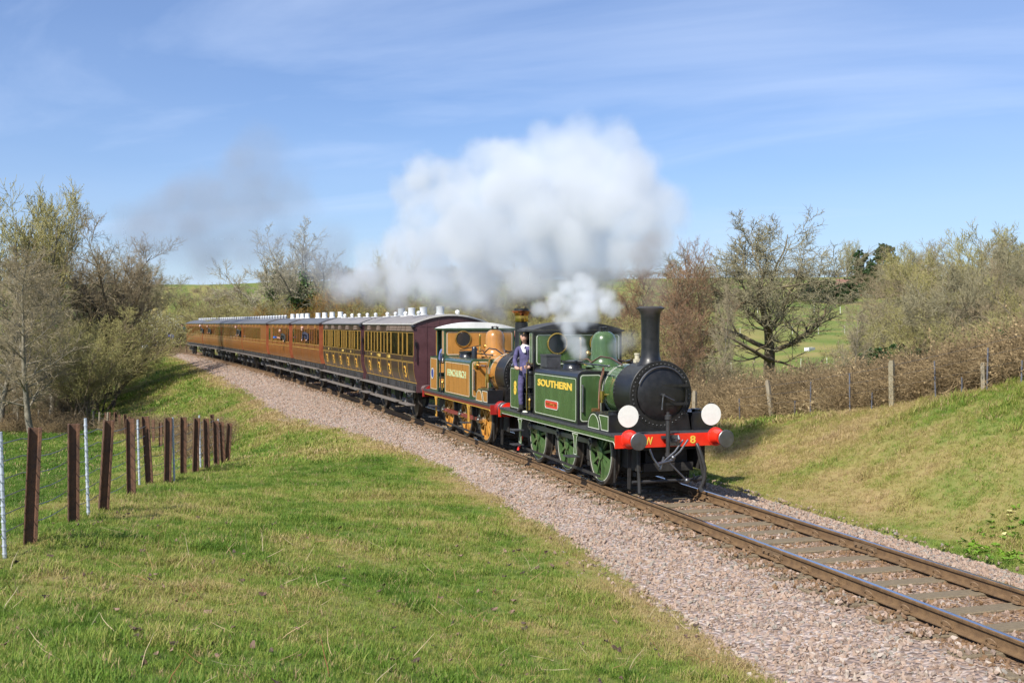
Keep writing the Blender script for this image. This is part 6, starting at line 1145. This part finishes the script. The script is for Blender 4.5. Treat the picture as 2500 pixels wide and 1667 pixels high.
wfence('wooden_fence', 'pale tape fence crossing the middle of the far right field', [col(u, d) for u, d in ((1560, 150), (1640, 150), (1700, 150), (1760, 150), (1820, 150), (1880, 150), (1940, 150))], 1.1, .05, (.6, 1.05), 2, M('white_tape', (0.62, 0.62, 0.50), 0.7))
wfence('wooden_fence', 'pale tape fence in the nearer part of the far right field', [col(u, d) for u, d in ((1600, 118), (1680, 118), (1760, 118), (1840, 118), (1900, 118))], 1.0, .045, (.5, .95), 2, MATS['white_tape'])
wfence('wooden_fence', 'pale tape fence highest up the far right field', [col(u, d) for u, d in ((1680, 185), (1740, 185), (1800, 185), (1870, 185), (1930, 185))], 1.2, .06, (.7, 1.15), 2, MATS['white_tape'])
# stakes and posts on the far bank
def crest(u):
    d = np.arange(15, 42, .1); p = CAM[None, :2] + d[:, None] * (CF + CR * (u / .9408 - 1250) / FPX)[None, :2]; n = p[:, 1] - ycen(p[:, 0]); k = int(np.argmin(np.abs(n - 7.35))); return (p[k, 0], p[k, 1], float(land(p[k, 0], p[k, 1]))), d[k]
bp_, bd_ = hit(1862, 950); bf = empty('stake_fence', tuple(bp_), 0, 'thin metal stakes and wire along the top of the right hand bank', 'fence'); b0 = np.array(bf.location); tp = []
for u, vt, vb in ((1700, 905, 958), (1826, 905, 945), (1862, 859, 939), (1953, 845, 934), (2003, 888, 928), (2150, 807, 895), (2210, 845, 886), (2268, 783, 880), (2347, 815, 868)):
    (x, y, z), d = crest(u); h_ = (vb - vt) / .9408 * d / FPX; o = MB().bx(-.014, .014, -.014, .014, -.3, h_).build('stake', stake_m, bf); o.location = np.array((x, y, z)) - b0; o.rotation_euler = (R(random.uniform(-2, 2)), R(random.uniform(-3, 3)), .4); tp.append(np.array((x, y, z)))
for w in (.45, .7, .95): MB().tube([p_ + np.array([0, 0, w]) - b0 for p_ in tp], .004, 3).build('wire', wire_m, bf)
def lone_post(name, label, u, vt, vb, r, m, tilt=(0, 0)):
    (x, y, z), d = crest(u); h = (vb - vt) / .9408 * d / FPX; o = MB().prism([(-r, -r), (r, -r), (r * .96, r), (-r, r * .97)], 'z', -.3, h * .95).prism([(-r * .8, -r * .8), (r * .8, -r * .8), (r * .8, r * .8), (-r * .8, r * .8)], 'z', h * .95 + .001, h).build(name, m); o.location = (x, y, z); o.rotation_euler = (*tilt, .5); tag(o, label, 'post'); return o
lone_post('concrete_post', 'stout lichened concrete post at the top of the right hand bank', 2050, 825, 930, .055, conc, (R(-1), R(-1.5)))
lone_post('wooden_post', 'leaning grey wooden post left of the great oak', 1774, 866, 955, .05, wood_post, (R(2), R(-7))); lone_post('wooden_post', 'short upright wooden post close to the far disc', 1596, 888, 965, .06, wood_post); lone_post('wooden_post', 'thin wooden post in the brambles right of the concrete post', 2260, 820, 885, .04, wood_post, (R(4), 0))
# small things beyond the tail of the train
def sign(label, u, d, v0, v1, w, m, post, rows):
    x, y = col(u, d); z = float(land(x, y)); zt, zb = V2(u, v0, d)[2], V2(u, v1, d)[2]; T = empty('lineside_sign', (x, y, z), math.atan2(CAM[1] - y, CAM[0] - x), label, 'sign'); MB().bx(-.05, .05, -.05, .05, -.3, zt - z - .05).build('post', post, T); MB().bx(.055, .075, -w / 2, w / 2, zb - z, zt - z).build('plate', m, T)
    for (a, b_, c_, e_) in rows: MB().bx(.0755, .080, -w / 2 + a * w, -w / 2 + b_ * w, zb - z + c_ * (zt - zb), zb - z + e_ * (zt - zb)).build('marking', black, T)
white_p = M('sign_white', (0.72, 0.73, 0.75), 0.5)
sign('white lineside sign with black marks beside the left gate post', 311, 118, 772, 784, .85, white_p, post_m, [(.25, .75, .58, .68), (.3, .6, .32, .42), (.45, .6, .12, .3)])
sign('small blue sign on a rusty post left of the last carriage', 393, 128, 768, 775, .65, M('sign_blue', (0.16, 0.18, 0.36), 0.5), post_m, [])
x, y = col(332, 135); o = MB().sph((0, 0, .5), .75, 10, 1.3, 1, .75).sph((.6, .2, .75), .35, 8).build('rubble_sack', M('sack_white', (0.72, 0.72, 0.66), 0.8, var=.08), None, 60); o.location = (x, y, float(land(x, y))); tag(o, 'slumped white sack beside the line at the far left', 'sack')
for u, d, h, lb in ((297, 112, 2.0, 'thick dark gate post at the far left of the line'), (316, 116, 1.5, 'thin dark post beside the white sign'), (322, 114, 1.6, 'dark strutted post right of the white sign')):
    x, y = col(u, d); o = MB().tube([(0, 0, -.3), (0, 0, h * .5), (.02, 0, h)], [.16 if h > 1.9 else .07, .15 if h > 1.9 else .06, .13 if h > 1.9 else .05], 8).build('gate_post', underblack); o.location = (x, y, float(land(x, y)) + .0); tag(o, lb, 'post')
for u, d, lb in ((415, 124, 'left of the two dark posts before the last carriage'), (428, 122, 'right of the two dark posts before the last carriage')):
    x, y = col(u, d); o = MB().tube([(0, 0, -.3), (0, 0, 1), (.05, 0, 1.9)], .07, 6).build('lineside_post', post_m); o.location = (x, y, float(land(x, y))); tag(o, lb, 'post')
# distant brick house
hx, hy = col(1962, 240); hz = float(V2(1962, 684, 240)[2]); H = empty('brick_house', (hx, hy, hz), math.atan2(CAM[1] - hy, CAM[0] - hx) + R(12), 'distant red brick house with tiled roof among the trees', 'house'); H.scale = (.62, .62, .62)
brick = M('red_brick', (0.24, 0.095, 0.060), 0.9, scale=9, col2=(0.33, 0.15, 0.095), bump=.3); tile = M('roof_tile', (0.17, 0.085, 0.060), 0.9, scale=14, col2=(0.25, 0.14, 0.10)); frame_w = M('window_white', (0.75, 0.75, 0.73), 0.5)
MB().bx(-3.5, 3.5, -6, 6, -2.5, 3.6).build('wall', brick, H); rf_ = MB().prism([(-4.1, 3.3), (4.1, 3.3), (0, 6.6)], 'y', -6.4, 6.4).build('roof', tile, H); MB().bx(-.5, .5, 2.2, 3.2, 5.6, 8.0).build('chimney', brick, rf_); MB().bx(-.35, .35, 2.4, 2.6, 8.0, 8.4).build('chimney_pot', tile, rf_)
for y, z, w, h_ in ((-.3, .2, 1.6, 1.2), (4.0, .2, 1.3, 1.1), (-3.6, .2, 1.3, 1.1), (.2, 2.2, .9, 1.0), (4.0, 2.2, .9, 1.0)):
    wd_ = MB().bx(3.5, 3.56, y - w / 2, y + w / 2, z, z + h_).build('window', frame_w, H); MB().bx(3.561, 3.57, y - w / 2 + .12, y - .06, z + .12, z + h_ - .12).build('pane', glass_dark, wd_); MB().bx(3.561, 3.57, y + .06, y + w / 2 - .12, z + .12, z + h_ - .12).build('pane', glass_dark, wd_)
x, y = col(1860, 132); tr = MB().bx(-.3, .3, -.9, .9, .0, .4).build('water_trough', white_p); tr.location = (x, y, float(land(x, y))); tr.rotation_euler = (0, 0, .6); bm = bmesh.new(); bm.from_mesh(tr.data); f_ = [f for f in bm.faces if f.normal.z > .9]; q = bmesh.ops.inset_region(bm, faces=f_, thickness=.05); bmesh.ops.translate(bm, verts=list({v for f in f_ for v in f.verts}), vec=(0, 0, -.25)); bm.to_mesh(tr.data); bm.free(); tag(tr, 'white water trough lying in the far right field', 'trough')
# brambles and dead stems along the top of the far bank
br_m = tint_mat('bramble', ((0, (0.10, 0.075, 0.040)), (.4, (0.23, 0.165, 0.085)), (.75, (0.38, 0.275, 0.145)), (1, (0.50, 0.39, 0.22))), .8)
def bramble_mesh(i):
    r = np.random.default_rng(700 + i); lv = grow(700 + i, [(r.normal(0, .25), r.normal(0, .25), 0, r.normal(0, .5), r.normal(0, .5), 1, .9 + .7 * r.random(), .010) for _ in range(16)], [dict(seg=5, wig=.22, up=-.10, taper=.5), dict(n=6, t0=.2, ang=50, len=.35, fall=.3, rr=.7, rmin=.0055, seg=2, wig=.3, taper=.5), dict(n=3, t0=.1, ang=50, len=.5, rr=.8, rmin=.004, seg=1, taper=.5)])
    V, F = branches(lv, (4, 3, 3)); pts, rd = lv[1]; k = 90; i_ = r.integers(0, len(pts), k); L, LF = leaves_at(pts[i_, -1], .055, i)
    me = bpy.data.meshes.new('bramble'); fill(me, np.concatenate([V, L]), np.concatenate([F, LF + len(V)]), br_m); return me
brs = [bramble_mesh(i) for i in range(6)]
k = 6500; x = rng.uniform(-30, 6, k); n = rng.normal(9.6, 1.5, k); n = np.abs(n - 7.65) + 7.65; y = n + ycen(x); dd = (x - CAM[0]) * CF[0] + (y - CAM[1]) * CF[1]; uu = ((x - CAM[0]) * CR[0] + (y - CAM[1]) * CR[1]) / dd; ok = (dd > 5) & (uu > .02) & (uu < .62); x, y, n = x[ok], y[ok], n[ok]
scatter('brambles', np.stack([x, y, land(x, y)], 1), brs, (.40 + .45 * rng.random(len(x))) * np.where(n < 8.3, .80, 1.25), np.stack([rng.normal(0, .15, len(x)), rng.normal(0, .15, len(x)), rng.random(len(x)) * 6.28], 1), np.clip(rng.normal(.36, .2, len(x)) + .2 * (n < 8.4), 0, 1), 'belt of dead brambles along the top of the right hand bank')
# pale dead bracken and grass stalks standing among them
def bracken_mesh(i):
    r = np.random.default_rng(760 + i); lv = grow(760 + i, [(r.normal(0, .22), r.normal(0, .22), 0, r.normal(0, .22), r.normal(0, .22), 1, .55 + .55 * r.random(), .006) for _ in range(26)], [dict(seg=4, wig=.10, up=.0, taper=.4), dict(n=4, t0=.4, ang=40, len=.22, fall=.2, rr=.8, rmin=.004, seg=1, taper=.5)]); V, F = branches(lv, (3, 3)); me = bpy.data.meshes.new('bracken'); fill(me, V, F, straw_m); return me
straw_m = tint_mat('dead_bracken', ((0, (0.24, 0.16, 0.08)), (.5, (0.42, 0.30, 0.145)), (1, (0.58, 0.44, 0.23))), .8)
k = 1100; x = rng.uniform(-30, 4, k); n = 7.7 + np.abs(rng.normal(0, .5, k)); y = n + ycen(x); dd = (x - CAM[0]) * CF[0] + (y - CAM[1]) * CF[1]; uu = ((x - CAM[0]) * CR[0] + (y - CAM[1]) * CR[1]) / dd; ok = (dd > 5) & (uu > .05) & (uu < .52) & (fbm(x * .5, y * .5, 2) > .46); x, y, n = x[ok], y[ok], n[ok]
scatter('dead_bracken', np.stack([x, y, land(x, y)], 1), [bracken_mesh(i) for i in range(5)], .38 + .4 * rng.random(len(x)), np.stack([rng.normal(0, .12, len(x)), rng.normal(0, .12, len(x)), rng.random(len(x)) * 6.28], 1), np.clip(rng.normal(.5, .25, len(x)), 0, 1), 'pale dead bracken stalks along the top of the right hand bank')
# brambles at the foot of the copse, along the hedges and on the fence lines of the left
PB = []
for u0, u1, d0, d1, kk in ((-30, 190, 64, 72, 340), (120, 150, 63, 65, 40), (240, 500, 48, 62, 150), (430, 520, 42, 47, 60), (290, 440, 118, 150, 260)):
    u = rng.uniform(u0, u1, kk); d = rng.uniform(d0, d1, kk) if u0 != 240 else np.interp(u, [240, 490], [64, 46]) + rng.normal(0, .4, kk); PB += [col(a, b_) for a, b_ in zip(u, d)]
PB = np.array(PB); scatter('brambles', np.column_stack([PB, land(PB[:, 0], PB[:, 1])]), brs, .35 + .5 * rng.random(len(PB)), np.stack([rng.normal(0, .15, len(PB)), rng.normal(0, .15, len(PB)), rng.random(len(PB)) * 6.28], 1), np.clip(rng.normal(.4, .25, len(PB)), 0, 1), 'low dead brambles round the left field and copse')
# ------------------------------------------------------------------ smoke and steam: clouds of real vapour
def vapour(name, label, blobs, rho, dens, colour, noise_sc, amp, voxel, seed, low=.25, high=1.3, aniso=.15, fade=None, absorb=None, edge=(1.0, .30)):
    r = np.random.default_rng(seed); P = []
    for u, v, d, rp in blobs:
        c = V2(u, v, d); rad = rp / .9408 * d / FPX; rr = max(rad - rho * .32, .02); k = max(3, int(5 * (rr / rho) ** 3) + 3); q = unit(r.normal(0, 1, (k, 3))) * (rr * r.random((k, 1)) ** (1 / 3)); P.append(c + q)
    P = np.concatenate(P); lo = P.min(0) - rho * 1.25; hi = P.max(0) + rho * 1.25; org = (lo + hi) / 2
    me = bpy.data.meshes.new(name); me.vertices.add(len(P)); me.vertices.foreach_set('co', (P - org).astype(np.float32).ravel()); o = bpy.data.objects.new(name, me); o.location = org; link(o); tag(o, label, None, None, 'stuff')
    m = bpy.data.materials.new(name); m.use_nodes = True; t = m.node_tree; t.nodes.remove(t.nodes['Principled BSDF']); pv = t.nodes.new('ShaderNodeVolumePrincipled'); pv.inputs['Color'].default_value = (*colour, 1); pv.inputs['Density'].default_value = 1.0; pv.inputs['Anisotropy'].default_value = aniso
    if absorb: pv.inputs['Absorption Color'].default_value = (*absorb, 1)
    t.links.new(pv.outputs[0], t.nodes['Material Output'].inputs['Volume']); me.materials.append(m)
    g = bpy.data.node_groups.new(name, 'GeometryNodeTree'); g.interface.new_socket('Geometry', in_out='INPUT', socket_type='NodeSocketGeometry'); g.interface.new_socket('Geometry', in_out='OUTPUT', socket_type='NodeSocketGeometry')
    N = g.nodes.new; L = g.links.new; gi = N('NodeGroupInput'); go = N('NodeGroupOutput'); px = N('GeometryNodeProximity'); px.target_element = 'POINTS'; L(gi.outputs[0], px.inputs[0])
    def noise(sc, det, rough=.55, off=(0, 0, 0)):
        n = N('ShaderNodeTexNoise'); n.inputs['Scale'].default_value = sc; n.inputs['Detail'].default_value = det; n.inputs['Roughness'].default_value = rough; po = N('GeometryNodeInputPosition'); va = N('ShaderNodeVectorMath'); va.operation = 'ADD'; va.inputs[1].default_value = off; L(po.outputs[0], va.inputs[0]); L(va.outputs[0], n.inputs['Vector']); return n.outputs[0]
    def math_(op, a, b=None, c=None):
        x = N('ShaderNodeMath'); x.operation = op
        for i, q in enumerate((a, b, c)):
            if q is None: continue
            if isinstance(q, (int, float)): x.inputs[i].default_value = q
            else: L(q, x.inputs[i])
        return x.outputs[0]
    d = math_('MULTIPLY_ADD', math_('SUBTRACT', noise(noise_sc, 7, .66, (seed, 3, 5)), .5), amp, px.outputs['Distance'])
    mr = N('ShaderNodeMapRange'); mr.interpolation_type = 'SMOOTHSTEP'; L(d, mr.inputs[0]); mr.inputs[1].default_value = rho * edge[0]; mr.inputs[2].default_value = rho * edge[1]; mr.inputs[3].default_value = 0; mr.inputs[4].default_value = 1
    m2 = N('ShaderNodeMapRange'); L(noise(noise_sc * .45, 3, .5, (9, seed, 1)), m2.inputs[0]); m2.inputs[1].default_value = .33; m2.inputs[2].default_value = .67; m2.inputs[3].default_value = low * dens; m2.inputs[4].default_value = high * dens
    den = math_('MULTIPLY', mr.outputs[0], m2.outputs[0])
    if fade:   # thins out along the image of the drift: density from one end to the other
        a, b_, f0, f1 = fade; a = V2(*a) - org; b_ = V2(*b_) - org; ab = b_ - a; po = N('GeometryNodeInputPosition'); sb = N('ShaderNodeVectorMath'); sb.operation = 'SUBTRACT'; L(po.outputs[0], sb.inputs[0]); sb.inputs[1].default_value = a; dt = N('ShaderNodeVectorMath'); dt.operation = 'DOT_PRODUCT'; L(sb.outputs[0], dt.inputs[0]); dt.inputs[1].default_value = ab / ab.dot(ab); m3 = N('ShaderNodeMapRange'); L(dt.outputs['Value'], m3.inputs[0]); m3.inputs[3].default_value = f0; m3.inputs[4].default_value = f1; den = math_('MULTIPLY', den, m3.outputs[0])
    vc = N('GeometryNodeVolumeCube'); L(den, vc.inputs['Density']); vc.inputs['Min'].default_value = lo - org; vc.inputs['Max'].default_value = hi - org
    for ax, k in zip(('X', 'Y', 'Z'), np.maximum(8, ((hi - lo) / voxel)).astype(int)): vc.inputs['Resolution ' + ax].default_value = int(k)
    sm = N('GeometryNodeSetMaterial'); sm.inputs['Material'].default_value = m; L(vc.outputs[0], sm.inputs[0]); L(sm.outputs[0], go.inputs[0]); o.modifiers.new('cloud', 'NODES').node_group = g
    return o
main = [(1340, 330, 24, 55), (1410, 338, 23.5, 45), (1270, 365, 25, 60), (1200, 365, 26.5, 52), (1130, 372, 28, 52), (1060, 400, 30, 45), (978, 408, 33, 48), (948, 440, 34, 32), (1385, 430, 24, 120), (1450, 495, 23.5, 105), (1480, 560, 23.2, 55), (1300, 450, 25.5, 130), (1200, 470, 27, 130), (1110, 500, 29, 120), (1020, 530, 32, 100), (1455, 565, 23.5, 70), (1350, 560, 25.5, 105), (1250, 570, 27.5, 115), (1150, 590, 30, 105), (1060, 600, 33, 100), (960, 600, 36, 90), (890, 625, 40, 75), (835, 650, 44, 55), (790, 660, 46, 36), (910, 675, 42, 48), (1000, 670, 38, 50), (1100, 660, 35, 48), (1200, 645, 30, 45), (1300, 630, 27, 42), (1390, 610, 25, 45)]
vapour('smoke', 'great pale cloud of smoke and steam rolling back over the carriages', main, .68, 1.35, (.945, .965, .995), 1.05, 1.15, .072, 3, .30, 1.4, fade=((1500, 500, 24), (850, 640, 42), 1.0, .36), edge=(.96, .50))
vapour('steam', 'dense white steam blowing from the green engine safety valves', [(1325, 688, 23.9, 50), (1385, 690, 23.8, 28), (1282, 700, 24, 32), (1335, 664, 23.9, 34), (1292, 733, 23.9, 28), (1412, 708, 23.8, 16), (1305, 762, 23.8, 17), (1318, 788, 23.7, 11), (1250, 712, 24, 20), (1328, 810, 23.6, 7), (1345, 728, 23.9, 24)], .22, 4.2, (.95, .97, 1.0), 2.2, .42, .036, 5, .35, 1.3, edge=(1.0, .40))
vapour('steam', 'thin white steam drifting from the orange engine dome', [(1152, 738, 30.6, 18), (1160, 722, 30.6, 22), (1140, 705, 30.8, 24), (1105, 695, 31.2, 20), (1080, 690, 31.6, 16), (1170, 750, 30.5, 8), (1125, 715, 30.9, 20)], .26, 1.5, (.94, .96, 1.0), 1.9, .45, .05, 7, .25, 1.2)
vapour('smoke', 'thin brown smoke rising from the black chimney', [(1495, 690, 20.6, 24), (1497, 665, 20.7, 27), (1500, 635, 21, 32), (1498, 605, 21.6, 36), (1485, 570, 22.3, 40)], .28, .95, (.50, .43, .40), 1.6, .38, .05, 9, .35, 1.2)
vapour('steam', 'wisp of steam between the green dome and the chimney', [(1432, 790, 21.4, 22), (1445, 778, 21.3, 18), (1420, 800, 21.5, 15)], .22, .9, (.94, .96, 1.0), 2.2, .36, .045, 11, .2, 1.2)
vapour('smoke', 'faint grey smoke drifting away over the rear of the train', [(600, 330, 70, 40), (560, 420, 72, 95), (640, 420, 68, 75), (690, 470, 66, 60), (480, 470, 76, 95), (400, 510, 80, 90), (330, 530, 84, 70), (570, 530, 74, 100), (680, 560, 66, 80), (760, 600, 60, 70), (480, 560, 80, 90), (640, 370, 68, 50)], 1.5, .17, (.60, .64, .72), .28, 2.4, .30, 13, .1, 1.5)
